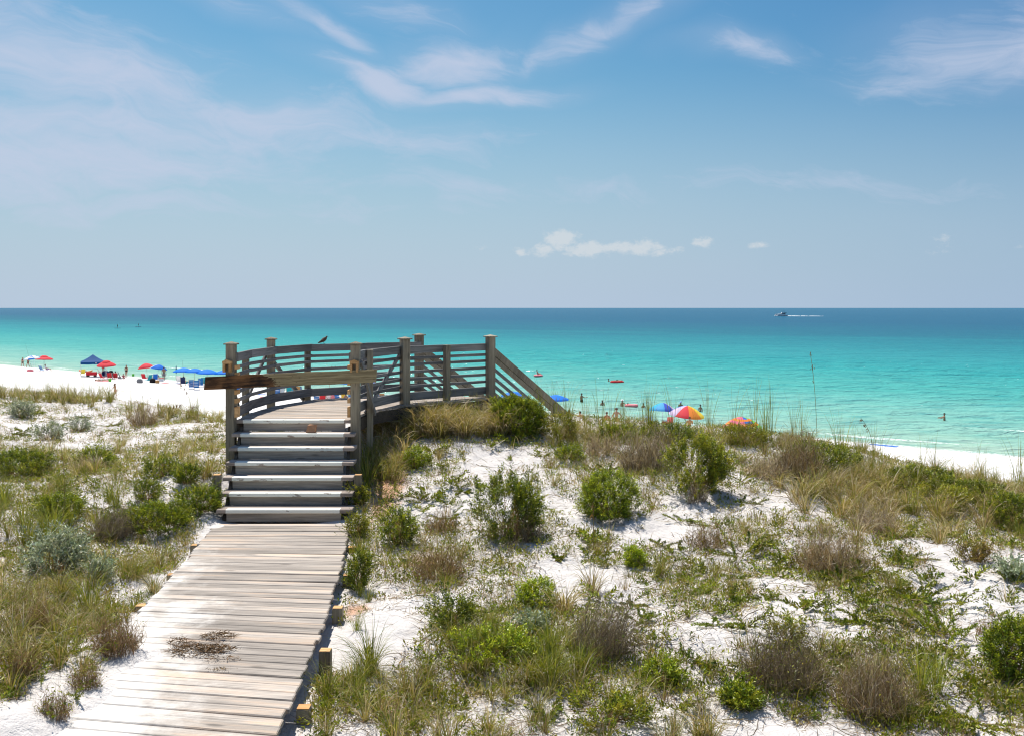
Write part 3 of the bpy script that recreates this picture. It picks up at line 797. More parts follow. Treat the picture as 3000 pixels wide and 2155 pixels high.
def pal(n, cols, wts=None, jit=0.18):
    cols = np.array(cols); i = rng.choice(len(cols), n, p=wts)
    return cols[i] * rng.uniform(1 - jit, 1 + jit, (n, 1)) * rng.uniform(.94, 1.06, (n, 3))
GREEN = [(.21, .25, .012), (.13, .18, .010), (.33, .335, .018), (.065, .10, .008)]
YELGR = [(.27, .27, .016), (.21, .23, .014), (.32, .285, .018), (.15, .175, .012)]
BRIGHT = [(.22, .285, .014), (.30, .35, .02), (.12, .18, .010), (.36, .38, .022)]
SILVER = [(.33, .37, .26), (.25, .30, .20), (.42, .44, .32), (.18, .22, .13)]
TAN = [(.54, .43, .27), (.43, .33, .19), (.64, .54, .37), (.28, .20, .12)]
GRN = [(.26, .29, .04), (.19, .235, .03), (.35, .35, .065), (.13, .175, .022)]
OLIVE = [(.30, .27, .055), (.38, .31, .095), (.21, .21, .035), (.46, .37, .17)]
GREYB = [(.42, .34, .255), (.31, .25, .18), (.55, .46, .36), (.16, .12, .085)]
BRN = [(.32, .22, .125), (.23, .15, .08), (.42, .31, .19), (.13, .085, .05)]

def blades(geo, base, az, L, Wd, lean, curve, col, k=5, twist=None):
    n = len(base); t = np.linspace(0, 1, k)[None, :]
    L = np.broadcast_to(L, (n,))[:, None]; lean = np.broadcast_to(lean, (n,))[:, None]; curve = np.broadcast_to(curve, (n,))[:, None]
    th = lean + curve * t * t * 1.0                   # angle from vertical grows along the blade
    dt = 1.0 / (k - 1)
    hx = np.concatenate([np.zeros((n, 1)), np.cumsum(np.sin((th[:, 1:] + th[:, :-1]) / 2) * dt, 1)], 1) * L
    vz = np.concatenate([np.zeros((n, 1)), np.cumsum(np.cos((th[:, 1:] + th[:, :-1]) / 2) * dt, 1)], 1) * L
    P = np.stack([base[:, None, 0] + hx * np.cos(az)[:, None], base[:, None, 1] + hx * np.sin(az)[:, None], base[:, None, 2] + vz], -1)
    tw = rng.uniform(-1.2, 1.2, n) if twist is None else twist
    side = np.stack([-np.sin(az) * np.cos(tw), np.cos(az) * np.cos(tw), np.sin(tw)], -1)
    geo.ribbons(P, Wd, col, side)
    return P

def shrub(name, px, py, wpx, hpx, cols, label, cat='shrub', shoots=None, leafL=.028, leafW=.011, dens=1.0, open_=0.0, group=None, stemcol=BRN, upward=.8, per=9, lumps=.72):
    p = G(px, py); d = p.y; w = wpx * d / F / 2; h = hpx * d / F
    root = empty(name, p, label, cat, group)
    n = int((shoots or 900) * dens * max(.35, min(2.4, (w / .35) * (h / .5))))
    n = int(n * 1.5); dr = rdir(n, -0.85)
    lump = np.clip(fbm(dr[:, 0] * 2.6 + px, dr[:, 1] * 2.6 + dr[:, 2] * 3.1, 3, int(px) % 50, .65), .12, .9)
    rad = rng.uniform(.35 + .3 * (1 - open_), 1, n) ** .6 * (1 - lumps + lumps * 2 * lump)
    c = dr * rad[:, None] * np.array([w, w * .9, h * .56]) + np.array([0, 0, h * .45])
    c[:, 2] = np.maximum(c[:, 2], .02)
    if open_ > 0:
        keep = (fbm(c[:, 0] / w * 2.5 + 5, c[:, 1] / w * 2.5 + c[:, 2] / h * 2.5, 2, 3) > .35 + .18 * open_)
        c, dr = c[keep], dr[keep]; n = len(c)
    ax = unit(dr * .7 + np.array([0, 0, upward]) + rng.normal(0, .22, (n, 3)))
    sl = rng.uniform(.05, .11, n) * (leafL / .028)
    shcol = pal(n, cols, None, .22)
    g = Geo()
    tt = np.linspace(0, 1, per)
    base = c[:, None, :] + ax[:, None, :] * (tt[None, :, None] - .6) * sl[:, None, None]
    e1 = unit(np.cross(ax, rdir(n, -1))); e2 = np.cross(ax, e1)
    a = (np.arange(per) * 2.4)[None, :] + rng.uniform(0, 6.28, (n, 1))
    ld = ax[:, None, :] * .85 + (e1[:, None, :] * np.cos(a)[..., None] + e2[:, None, :] * np.sin(a)[..., None]) * .85
    col = np.repeat(shcol[:, None, :], per, 1) * rng.uniform(.8, 1.2, (n, per, 1)) * np.linspace(.55, 1.5, per)[None, :, None] ** 1.2  # young tip leaves paler; sunlit tips and dark insides also put into the colour
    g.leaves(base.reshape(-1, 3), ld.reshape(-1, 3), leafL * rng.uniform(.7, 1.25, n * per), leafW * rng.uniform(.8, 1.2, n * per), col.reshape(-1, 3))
    # loose shoots that stick out and lower runners that make the outline ragged
    ne = 42; a = rng.uniform(0, 6.28, ne); rr = rng.uniform(.75, 1.35, ne); zz = rng.uniform(.0, 1.12, ne)
    q = np.stack([np.cos(a) * w * rr * (1.1 - .5 * zz), np.sin(a) * w * rr * (1.1 - .5 * zz), h * zz * .95 + .02], -1)
    ax2 = unit(np.stack([np.cos(a) * .7, np.sin(a) * .7, rng.uniform(.2, 1.2, ne)], -1)); k2 = 14
    b2 = q[:, None] + ax2[:, None] * (np.linspace(-.6, .6, k2)[None, :, None] * .16)
    g.leaves(b2.reshape(-1, 3), (ax2[:, None] * .8 + rdir(ne * k2, -1).reshape(ne, k2, 3) * .8).reshape(-1, 3), leafL * rng.uniform(.7, 1.2, ne * k2), leafW, np.repeat(pal(ne, cols, None, .25), k2, 0))
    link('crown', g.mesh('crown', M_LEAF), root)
    g = Geo(); ns = 70
    tip = c[rng.integers(0, len(c), ns)] * .95
    b0 = rng.normal(0, w * .07, (ns, 3)); b0[:, 2] = -.03
    mid = (b0 + tip) / 2 + rng.normal(0, w * .10, (ns, 3))
    P = np.stack([b0, (b0 + mid) / 2 + rng.normal(0, .01, (ns, 3)), mid, (mid + tip) / 2, tip], 1)
    g.ribbons(P, rng.uniform(.006, .014, ns), pal(ns, stemcol))
    link('stems', g.mesh('stems', M_TWIG), root)
    return root

def dry_shrub(px, py, wpx, hpx, label, cols=GREYB, n=420, leafy=0.0, lean=0.0, name='dry_shrub', group=None):
    p = G(px, py); d = p.y; w = wpx * d / F / 2; h = hpx * d / F
    tk = min(1.1, max(.42, d / 15)); g = Geo(); n = int(n * .75)
    az = rng.uniform(0, 2 * np.pi, n); sp = rng.uniform(.15, 1.52, n) ** .85
    r0 = rng.uniform(0, .55, n) ** .7 * w
    b0 = np.stack([r0 * np.cos(az), r0 * np.sin(az), np.full(n, -.03)], -1)
    tip = np.stack([np.cos(az) * np.sin(sp) * w, np.sin(az) * np.sin(sp) * w, np.cos(sp) * h * 1.05 + .02], -1) * rng.uniform(.45, 1.12, (n, 1))
    tip[:, 0] += lean * h
    P = [b0]
    for f in (.3, .55, .8, 1.0):
        P.append(b0 + (tip - b0) * f + rng.normal(0, .05 * w, (n, 3)) * (1 if f < 1 else .4) + np.array([0, 0, .05 * h * math.sin(f * 3)]))
    P = np.stack(P, 1)
    g.ribbons(P, rng.uniform(.005, .010, n) * tk, pal(n, cols, None, .3))
    k = n * 3; s = P[rng.integers(0, n, k), rng.integers(1, 5, k)]
    e = s + (unit(rdir(k, -.1) + np.array([lean, 0, .4])) * rng.uniform(.04, .15, (k, 1)) * (w / .4) ** .5)
    Q = np.stack([s, (s + e) / 2 + rng.normal(0, .008, (k, 3)), e], 1)
    g.ribbons(Q, rng.uniform(.0035, .007, k) * tk, pal(k, cols, None, .3))
    o = link(name, g.mesh(name, M_TWIG), None, p); setp(o, label, 'shrub', group)
    if leafy > 0:
        k = int(900 * leafy); q = Q[rng.integers(0, len(Q), k), rng.integers(0, 3, k)] + rng.normal(0, .012, (k, 3))
        g2 = Geo(); g2.leaves(q, rdir(k), rng.uniform(.015, .035, k), rng.uniform(.006, .012, k), pal(k, YELGR + GREEN))
        link('leaves', g2.mesh('leaves', M_LEAF), o)
    return o

def sprawl(px, py, wpx, label, cols=GREEN, stems=9, updraft=.5, name='creeping_plant', fan=None, leaf=.024, group=None, per=34):
    p = G(px, py); d = p.y; w = wpx * d / F / 2
    g = Geo(); n = int(stems)
    az = rng.uniform(0, 2 * np.pi, n) if fan is None else R(fan[0]) + rng.uniform(-1, 1, n) * R(fan[1])
    L = w * rng.uniform(.55, 1.15, n)
    el0 = rng.uniform(.1, 1.0, n) * updraft
    off = rng.normal(0, w * .18, (n, 3)); off[:, 2] = 0
    t = np.linspace(0, 1, 7)[None, :]
    bend = rng.uniform(-.6, .6, n)[:, None]
    aa = az[:, None] + bend * t
    z = np.sin(el0)[:, None] * L[:, None] * (t * 1.25 - .55 * t * t) + .015
    P = np.stack([off[:, :1] + np.cumsum(np.cos(aa), 1) / 7 * L[:, None], off[:, 1:2] + np.cumsum(np.sin(aa), 1) / 7 * L[:, None], z], -1)
    g.ribbons(P, np.full(n, .010), pal(n, BRN), taper=False)
    # follow the ground
    tl = np.repeat(np.linspace(.12, 1, per)[None, :], n, 0) * 6
    i = np.minimum(tl.astype(int), 5); fr_ = (tl - i)[..., None]
    ri = np.arange(n)[:, None]
    B = P[ri, i] * (1 - fr_) + P[ri, i + 1] * fr_
    ax = unit(P[ri, i + 1] - P[ri, i])
    for rep in range(3):
        ldir = unit(ax * .8 + unit(np.cross(ax, rdir(n * per, -1).reshape(n, per, 3))) * .95 + np.array([0, 0, .25]))
        stc = pal(n, cols, None, .25)
        col = np.repeat(stc[:, None], per, 1) * rng.uniform(.75, 1.25, (n, per, 1))
        g.leaves((B + rng.normal(0, .003, B.shape)).reshape(-1, 3), ldir.reshape(-1, 3), leaf * rng.uniform(.8, 1.3, n * per), .009 * leaf / .024, col.reshape(-1, 3))
    vs = np.concatenate(g.v); 
    gz = H(vs[:, 0] + p.x, vs[:, 1] + p.y, False) - p.z
    me = g.mesh(name, M_LEAF)
    vs = vs.copy(); vs[:, 2] += np.clip(gz, -.25, .35)
    me.vertices.foreach_set('co', vs.astype(np.float32).ravel())
    o = link(name, me, None, p); setp(o, label, 'plant', group)
    return o

# ---- individual green shrubs (foot x, foot y, width, height in the photograph)
shrub('green_shrub', 1521, 1268, 160, 112, GREEN, 'large dense dark green shrub on the dune crest right beside the beach stairs', shoots=1100, dens=1.3)
shrub('green_shrub', 1640, 1292, 92, 75, YELGR, 'small yellow green shrub just right of the large crest shrub', dens=.7, open_=.35)
shrub('green_shrub', 1343, 1250, 100, 50, YELGR, 'low yellow green shrub in the tan grass below the deck end', dens=.7, open_=.2)
shrub('green_shrub', 1488, 1565, 205, 175, GREEN, 'tall open bushy green shrub in the middle of the bare slope', dens=1.0, open_=.5, leafL=.034, leafW=.012)
shrub('green_shrub', 2036, 1447, 215, 170, GREEN + YELGR, 'biggest spreading shrub with grey branches showing, below the two rainbow umbrellas', dens=1.25, open_=.55, leafL=.032, leafW=.013)
shrub('green_shrub', 1777, 1512, 160, 122, BRIGHT, 'round bright green shrub standing alone on white sand', dens=1.3)
shrub('green_shrub', 1163, 1598, 112, 110, GREEN, 'upright green shrub beside the upper boardwalk, leafy to one side', dens=.9, open_=.25)
shrub('green_shrub', 1216, 1372, 66, 58, BRIGHT, 'little bright green bush by the reddish sand right of the stairs', dens=.8)
shrub('green_shrub', 1048, 1480, 62, 54, YELGR, 'yellowish low bush touching the right side of the stairs', dens=.7, open_=.4)
shrub('green_shrub', 1046, 1575, 70, 62, YELGR, 'yellowish bush at the right corner of the boardwalk by the bottom stair', dens=.7, open_=.4)
shrub('green_shrub', 1052, 1730, 70, 118, GREEN, 'tall narrow green bush pressed against the right support posts', dens=.9, open_=.3)
shrub('green_shrub', 2975, 1985, 150, 160, GREEN, 'dark green shrub cut off by the right border of the picture', dens=1.3)
shrub('green_shrub', 1860, 1662, 58, 52, BRIGHT, 'tiny round bright green bush with a bare crooked stem on white sand', dens=.7)
shrub('green_shrub', 1571, 1778, 110, 70, BRIGHT, 'low mound of bright green leaves beside a tan grass tuft', dens=.9)
shrub('green_shrub', 62, 1395, 170, 75, GREEN, 'broad low dark green shrub at the left border', dens=1.0)
shrub('green_shrub', 285, 1372, 110, 62, GREEN, 'dark green spiky shrub amid the grass left of the stairs', dens=.8)
shrub('green_shrub', 470, 1398, 105, 60, GREEN, 'glossy low shrub above the pale sand hollow left of the stairs', dens=.9, open_=.2)
shrub('green_shrub', 548, 1412, 75, 48, GREEN, 'small shrub at the left foot of the staircase post', dens=.8)
shrub('green_shrub', 430, 1470, 80, 62, GREEN, 'small dark shrub standing in the pale sand hollow', dens=.8, open_=.2)
shrub('green_shrub', 590, 1500, 120, 72, GREEN, 'leafy shrub hugging the left side of the lowest stair', dens=1.0)
shrub('green_shrub', 455, 1545, 220, 72, GREEN, 'long low spread of shrub left of the boardwalk head', dens=1.3)
shrub('green_shrub', 180, 1510, 130, 62, GREEN, 'group of upright dark shoots in the left grass', dens=.9, leafL=.034)
shrub('green_shrub', 2400, 1385, 190, 80, GREEN, 'wide green shrub mass on the right crest beyond the dry brush', dens=1.0)
shrub('green_shrub', 2680, 1440, 200, 72, GREEN, 'dark green thicket on the right crest with beach behind it', dens=1.1)
shrub('green_shrub', 2860, 1475, 180, 66, GREEN, 'second dark thicket towards the right border of the crest', dens=1.0)
shrub('green_shrub', 2965, 1545, 150, 95, GREEN, 'tall tangled thicket at the right border above the bare sand', dens=1.0)
shrub('green_shrub', 2755, 1490, 170, 70, YELGR, 'olive shrub under arching grass on the right slope', dens=.8, open_=.2)
shrub('green_shrub', 1820, 1290, 150, 42, GREEN, 'low dark shrub in front of the boy in orange shorts', dens=.8)
shrub('green_shrub', 1960, 1292, 150, 52, GREEN, 'crest shrub with a few upright leafy shoots near the blue umbrella', dens=.8)
shrub('green_shrub', 2180, 1300, 150, 52, YELGR, 'yellow green crest shrub below the low rainbow umbrella', dens=.8)
shrub('green_shrub', 1670, 1350, 90, 45, GREEN, 'flat green bush between the crest and the brush pile', dens=.7)
shrub('green_shrub', 1460, 1930, 260, 80, BRIGHT, 'wide bright green carpet shrub in the lower middle', dens=1.1, open_=.4)
shrub('green_shrub', 1330, 1835, 150, 90, GREEN, 'dark leafy low shrub right of the open sand patch', dens=.9, open_=.35)
shrub('green_shrub', 1780, 2110, 260, 80, GREEN + YELGR, 'green patch of low leaves near the bottom border', dens=1.0, open_=.4)
shrub('green_shrub', 1940, 2010, 130, 70, BRIGHT, 'bright leaf cluster under the grey twiggy brush', dens=.8, open_=.3)
shrub('green_shrub', 2170, 2065, 120, 50, GREEN, 'dark flat green bush between two sand patches near the bottom', dens=.8)
shrub('green_shrub', 2858, 1650, 95, 60, [(.20, .16, .02), (.15, .14, .02), (.25, .17, .03), (.12, .07, .03)], 'yellowing orange tinged bush on the right sand', dens=.6, open_=.4)
shrub('green_shrub', 2300, 1895, 110, 70, [(.26, .22, .02), (.18, .17, .02), (.12, .14, .02)], 'yellow leaf tips rising from the dark brush', dens=.45, open_=.5)
for a in [(62, 1222, 80, 46, 'pale silver green shrub on the upper left dune', 1.0), (139, 1290, 90, 46, 'silver shrub in the middle of the left slope', .8), (235, 1262, 70, 36, 'small silver shrub beside dark creeping plants', .7),
          (160, 1680, 190, 120, 'big silvery blue green shrub on the sand bank above the boardwalk', 1.3), (290, 1700, 70, 60, 'small silvery sprig beside the boardwalk grass', .5), (1560, 1850, 80, 40, 'pale silver sprig in the lower middle', .5),
          (2965, 1690, 80, 40, 'blue green leafy plant at the right border', .6)]:
    shrub('silver_shrub', *a[:4], SILVER, a[4], dens=.55 * a[5], leafL=.042, leafW=.015, open_=.3, per=7)

for a in [(1897, 1375, 230, 120, 'large grey heap of dead brush on the slope left of the biggest shrub', GREYB, 800, 0, 0), (1760, 1330, 150, 60, 'small grey brush on the crest behind the dead brush heap', GREYB, 350, 0, 0),
          (2236, 1392, 200, 60, 'flat dead branches right of the biggest shrub', GREYB, 450, 0, .4), (2340, 1400, 190, 130, 'dark brown dry bush on the right crest', BRN + GREYB, 700, .15, 0),
          (2439, 1675, 280, 130, 'wide wiry brown bush in the middle of the right slope', BRN + GREYB, 800, .2, 0), (1745, 1920, 260, 190, 'tall black stemmed twiggy bush in the lower middle', [(.20, .16, .12), (.28, .23, .175), (.12, .095, .075)], 700, .25, .25),
          (2290, 2010, 320, 170, 'broad dark bush with sparse yellow green leaves near the bottom', [(.22, .17, .125), (.30, .24, .175), (.13, .10, .075)], 900, .6, .1), (2560, 2085, 300, 180, 'largest rounded brown dry bush at the bottom right', BRN + GREYB, 1000, .1, 0),
          (1285, 1690, 220, 90, 'thin brown wiry bush on clay tinted sand', BRN, 500, .25, 0), (1300, 1560, 130, 60, 'small wiry twigs at the left of the tall open shrub', BRN, 260, .2, 0),
          (420, 1245, 120, 70, 'dark grey brush on the left crest', GREYB + BRN, 420, .1, 0), (310, 1575, 160, 80, 'pale grey dead brush beside the left grass', [(.34, .29, .25), (.25, .21, .18), (.18, .14, .11)], 600, 0, .4),
          (345, 1905, 190, 95, 'reddish brown wiry tuft against the edge of the boardwalk', BRN + [(.34, .21, .13)], 620, .25, -.1), (250, 2010, 130, 70, 'wiry reddish sprigs on the sand that spills over the boardwalk', BRN, 260, .3, 0), (160, 2100, 130, 70, 'thin reddish stalks in the lower left corner sand', BRN, 260, .2, 0), (60, 1990, 130, 100, 'dark wiry brush at the lower left border', BRN, 360, .2, 0),
          (100, 1860, 150, 110, 'reddish wiry brush on the left sand bank', BRN, 420, .15, 0), (250, 1380, 120, 40, 'thin grey twigs among the left grass', GREYB, 260, 0, 0),
          (2075, 1600, 170, 60, 'brown wispy twigs on the bare right sand', BRN, 260, .1, 0), (2560, 1560, 190, 80, 'tan and grey dead stalks below the right thicket', GREYB, 450, .05, 0), (1530, 1580, 150, 60, 'bare dark twigs under the tall open shrub', BRN, 260, 0, 0),
          (2040, 1470, 90, 60, 'bare grey stems at the foot of the biggest shrub', GREYB, 160, 0, 0), (2900, 1860, 110, 60, 'small reddish dry stalks on white sand near the right border', BRN, 130, .05, 0), (1180, 1560, 90, 60, 'small thicket of brown stalks by the boardwalk bush', BRN, 220, .1, 0)]:
    dry_shrub(*a[:4], a[4], a[5], a[6], a[7], a[8])

SPR = [(176, 1248, 60), (253, 1226, 90), (327, 1250, 80), (370, 1272, 95), (491, 1232, 70), (46, 1276, 60), (123, 1212, 50), (31, 1185, 70), (60, 1320, 60), (300, 1500, 110),
       (1247, 1470, 110), (1360, 1445, 50), (1320, 1520, 90), (2181, 1420, 120), (1789, 1382, 90), (2002, 1530, 110), (1940, 1606, 110), (2175, 1632, 210), (1740, 1588, 80), (1930, 1660, 110),
       (2664, 1640, 130), (2454, 1510, 110), (2470, 1712, 160), (2532, 1822, 190), (2760, 1880, 250), (2697, 1775, 190), (2820, 2130, 290), (2563, 1890, 120), (2852, 2005, 90), (2964, 1720, 130),
       (1434, 1800, 110), (2040, 1745, 90), (2250, 1760, 110), (2100, 1840, 120), (1850, 1775, 100), (2190, 1480, 90), (2620, 1700, 100), (2390, 1920, 100), (2040, 1940, 120), (1880, 1820, 90), (1620, 1640, 50), (2380, 1640, 70), (2010, 1700, 60), (2160, 1700, 70), (2700, 1560, 90)]
SPL = ['dark creeping plant between grass stubs on the upper left sand', 'flat dark green creeper below the left crest', 'wide creeper next to grey brush on the left slope', 'creeper right below another creeper on the left slope', 'green creeper on the left crest nearest the staircase post',
       'creeper at the left border between two silver shrubs', 'tiny creeper under the left crest grass', 'dark creeper below the thick grass at the left border', 'creeper above the broad low shrub at the left border', 'low sprig in front of the pale sand hollow',
       'creeper with long shoots left of the tall open shrub', 'single small creeper tuft on the bare upper slope', 'creeper on the sand between two bushes by the boardwalk', 'glossy creeper right of the biggest shrub', 'upright leafy shoots behind the round bright shrub',
       'thin two armed creeper on white sand below the biggest shrub', 'creeper beside brown wispy twigs', 'largest fern like creeper in the middle of the right sand', 'creeper beneath the round bright shrub', 'creeper beside the tiny round bush with a crooked stem',
       'creeper in the shade of dry stalks on the right slope', 'creeper at the left edge of the wiry brown bush', 'radiating creeper with a pale stem on the right sand', 'long creeper reaching downhill on the right sand', 'large fan shaped creeper with upswept arms', 'flat creeper above the fan shaped creeper',
       'largest star shaped creeper at the bottom right corner', 'slim creeper arm lying on sand below the long creeper', 'pale leafed creeper near the right border shrub', 'creeper at the right border above white sand', 'upright shoots behind the lower middle carpet shrub', 'creeper above the smooth white sand patch', 'creeper on the right rim of the smooth white sand patch',
       'creeper below the smooth white sand patch', 'creeper left of the smooth white sand patch', 'single arm creeper on the bare sand right of the biggest shrub', 'small creeper between wiry bush and fan creeper', 'creeper arm beside the broad dark bush', 'low creeper in the tangle under the twiggy bush', 'creeper at the upper edge of the black stemmed bush',
       'tiny seedling creeper in the middle of the bare slope', 'small creeper close to the wiry brown bush', 'small creeper just below the tiny round bush', 'small creeper under the largest fern like creeper', 'creeper under the olive shrub on the right slope']
for k, ((px, py, wpx), lab) in enumerate(zip(SPR, SPL)):
    big = wpx > 150
    sprawl(px, py, wpx * 1.1, lab, GREEN if k % 3 else BRIGHT[:3] + GREEN[:1], stems=15 if big else 9, updraft=.75 if big else .55, leaf=.027 if big else .023, per=46 if big else 32,
           fan=(90, 75) if wpx in (250,) else None)

# ---- grass tufts: a few masters, then copies
def tuft_master(kind):
    g = Geo()
    if kind == 'green': n, L, Wd, cols, lean, curve = 60, (.30, .62), .0095, GRN + OLIVE[:1], (.02, .45), (.3, 1.9)
    elif kind == 'tan': n, L, Wd, cols, lean, curve = 66, (.22, .52), .0095, TAN + OLIVE, (.05, .6), (.6, 2.3)
    elif kind == 'mixed': n, L, Wd, cols, lean, curve = 66, (.25, .58), .0095, GRN + TAN + OLIVE, (.03, .5), (.4, 2.2)
    elif kind == 'tall': n, L, Wd, cols, lean, curve = 17, (.65, 1.30), .0105, GRN[:3] + OLIVE[:1], (.0, .22), (.0, .75)
    else: n, L, Wd, cols, lean, curve = 30, (.10, .26), .007, TAN + BRN[:2] + GRN, (.0, .6), (.1, 1.0)
    az = rng.uniform(0, 2 * np.pi, n); r = rng.uniform(0, .07, n)
    base = np.stack([r * np.cos(az), r * np.sin(az), np.full(n, -.02)], -1)
    az = az + rng.normal(0, .5, n)
    blades(g, base, az, rng.uniform(*L, n), Wd * rng.uniform(.7, 1.2, n), rng.uniform(*lean, n), rng.uniform(*curve, n), pal(n, cols), 6 if kind != 'small' else 4)
    return g.mesh('grass_tuft', M_GRASS)
TUFT = {k: [tuft_master(k) for _ in range(5)] for k in ('green', 'tan', 'mixed', 'tall', 'small')}
KINDWORD = {'green': 'green grass tuft', 'tan': 'tan grass tuft', 'mixed': 'olive grass tuft', 'tall': 'tall thin blades', 'small': 'short dry stub'}
MARKS = []
for ob in list(COL.objects):
    lb = ob.get('label')
    if lb and ob.parent is None and ob.name.split('.')[0] in ('green_shrub', 'silver_shrub', 'dry_shrub', 'creeping_plant', 'stone_chunk') and len(lb.split()) <= 10:
        q = ob.location; MARKS.append((1500 + F * q.x / q.y, HY + F * (ZC - q.z) / q.y, lb))
USED = set()
LOOSE = []          # tufts beyond the counted ones, joined with the uncountable grass
def tufts(spots, kind, label, group, smin=.8, smax=1.25, name='grass_tuft', loose=False):
    for px, py in spots:
        p = G(px, py)
        k = rnd.randrange(5); s = rnd.uniform(smin, smax); rz = rnd.uniform(0, 6.28)
        if loose:
            LOOSE.append((kind, k, p, s, rz)); continue
        o = link(name, TUFT[kind][k], None, p)
        o.rotation_euler = (rnd.uniform(-.08, .08), rnd.uniform(-.08, .08), rz)
        o.scale = (s, s, s)
        lab = label
        for mx_, my_, lb in sorted(MARKS, key=lambda m_: (m_[0] - px) ** 2 + 2.2 * (m_[1] - py) ** 2)[:36]:
            dx, dy = px - mx_, py - my_
            ax_, ay_ = abs(dx), 1.5 * abs(dy); lr_ = 'left' if dx < 0 else 'right'; fb_ = 'behind' if dy < 0 else 'below'
            side = lr_ + ' of' if ax_ > 2.4 * ay_ else (fb_ if ay_ > 2.4 * ax_ else '%s and %s of' % (fb_, lr_))
            near = (dx * dx + 2.2 * dy * dy) ** .5
            cand = '%s %s the %s' % (KINDWORD[kind], side, lb)
            if near < 520 and cand not in USED and len(cand.split()) <= 16:
                USED.add(cand); lab = cand; break
        setp(o, lab, 'grass', group)
def region(n, x0, x1, y0, y1, slope=0.0):
    """n spots in a band whose rows slide down by 'slope' from x0 to x1"""
    out_ = []
    for _ in range(n):
        x = rnd.uniform(x0, x1); out_.append((x, rnd.uniform(y0, y1) + slope * (x - x0)))
    return out_
tufts(region(34, -60, 330, 1150, 1172, .06), 'mixed', 'tuft of olive and tan grass in the thick band along the left crest', 'crest grass on the far left', .9, 1.35, loose=True)
tufts(region(22, -40, 330, 1150, 1165, .06), 'tall', 'upright thin grass blades standing above the left crest against the beach', 'tall blades on the far left crest', .55, .85, loose=True)
tufts(region(26, 330, 660, 1195, 1225, .05), 'mixed', 'sparse grass tuft along the crest between far left band and staircase', 'crest grass left of the staircase', .7, 1.1)
tufts(region(14, 340, 660, 1195, 1215, .07), 'tall', 'thin tall blades on the crest left of the staircase', 'tall blades left of the staircase', .45, .75, loose=True)
tufts(region(24, 120, 620, 1300, 1400), 'mixed', 'grass tuft in the broad meadow left of the stairs', 'meadow grass left of the stairs', .6, 1.0)
tufts(region(18, -20, 340, 1430, 1640), 'green', 'long arching green grass in the meadow at the left border', 'arching grass at the left border', .75, 1.15)
tufts(region(10, 330, 480, 1640, 1770), 'mixed', 'grass tuft leaning over the left edge of the boardwalk', 'grass along the left boardwalk edge', .55, .85)
tufts([(260, 1800)], 'green', 'single big dark green tussock on the sand bank beside the boardwalk', 'tussock on the sand bank', 1.15, 1.2)
tufts(region(34, -20, 280, 1700, 1980), 'mixed', '', '', .5, .85, loose=True)
tufts(region(9, 0, 260, 1720, 1960), 'mixed', 'ragged grass on the sand bank at the lower left corner', 'grass on the lower left bank', .55, .8)
tufts([(1167, 1372), (1190, 1330), (1150, 1330)], 'tan', 'large pale tan tussock on the slope right of the stairs', 'tan tussocks by the stairs', 1.1, 1.3)
tufts([(1066, 1400), (1080, 1370), (1075, 1430)], 'green', 'deep green arching tussock against the right staircase post', 'green tussocks by the stair post', 1.1, 1.3)
tufts(region(34, 1090, 1500, 1238, 1280), 'tan', 'tan dried grass tuft along the foot of the deck railing', 'dried grass below the deck', 1.0, 1.5)
tufts(region(90, 1080, 1500, 1236, 1285), 'tan', '', '', .8, 1.4, loose=True)
tufts(region(60, 1590, 2450, 1262, 1310, .03), 'mixed', '', '', .4, .75, loose=True)
tufts(region(30, 1060, 1180, 1300, 1420), 'mixed', '', '', .6, 1.0, loose=True)
tufts(region(60, 2330, 3040, 1350, 1510, .10), 'tan', '', '', .7, 1.2, loose=True)
tufts(region(10, 1150, 1460, 1236, 1255), 'tall', 'thin green blades rising in front of the deck railing', 'tall blades before the deck', .5, .7)
tufts(region(32, 1580, 2420, 1262, 1292, .03), 'tan', 'tan grass tuft along the crest between the beach stairs and the right thicket', 'dried crest grass on the right', .45, .8, loose=True)
tufts(region(42, 1590, 2560, 1250, 1280, .03), 'tall', 'tall thin green blade cluster on the right crest against the sea', 'tall blades on the right crest', .55, 1.0, loose=True)
tufts(region(22, 2450, 3040, 1350, 1400, .11), 'tall', 'tall thin blades on the far right crest against beach and sea', 'tall blades on the far right crest', .55, .9)
tufts(region(40, 2330, 3040, 1350, 1490, .10), 'mixed', 'dense olive and tan grass tuft covering the right crest slope', 'grass on the right crest slope', .75, 1.2)
tufts(region(14, 2500, 3000, 1480, 1590, .05), 'tan', 'pale arching dead grass at the lower rim of the right thicket', 'dead grass under the right thicket', .8, 1.1)
tufts([(1078, 1975), (1092, 1965)], 'green', 'wiry dark green tussock at the rim of the open sand patch by the boardwalk', 'tussock by the open sand patch', .9, 1.0)
tufts([(1649, 1790), (1660, 1800), (1735, 1735)], 'tan', 'tan tussock with a few green blades beside the low bright mound', 'tussocks by the bright mound', .8, 1.0)
tufts(region(24, 950, 1500, 1960, 2200), 'mixed', 'fine grass tuft in the band along the bottom border right of the boardwalk', 'grass at the bottom border', .45, .8)
tufts(region(18, 1500, 2160, 2010, 2200), 'mixed', 'grass tuft in the lower middle near the bottom border', 'lower middle grass', .45, .8)
tufts(region(14, 1250, 1760, 1900, 2010), 'green', 'thin arching green grass amid the carpet shrubs', 'arching grass in the lower middle', .6, .9)
tufts(region(8, 1000, 1090, 1700, 2080), 'green', 'small grass tuft beside the right support posts', 'grass along the support posts', .45, .7)
tufts(region(26, 1280, 2300, 1320, 1600), 'small', 'short dry grass stub on the bare upper slope', 'dry stubs on the upper slope', .7, 1.3, loose=True)
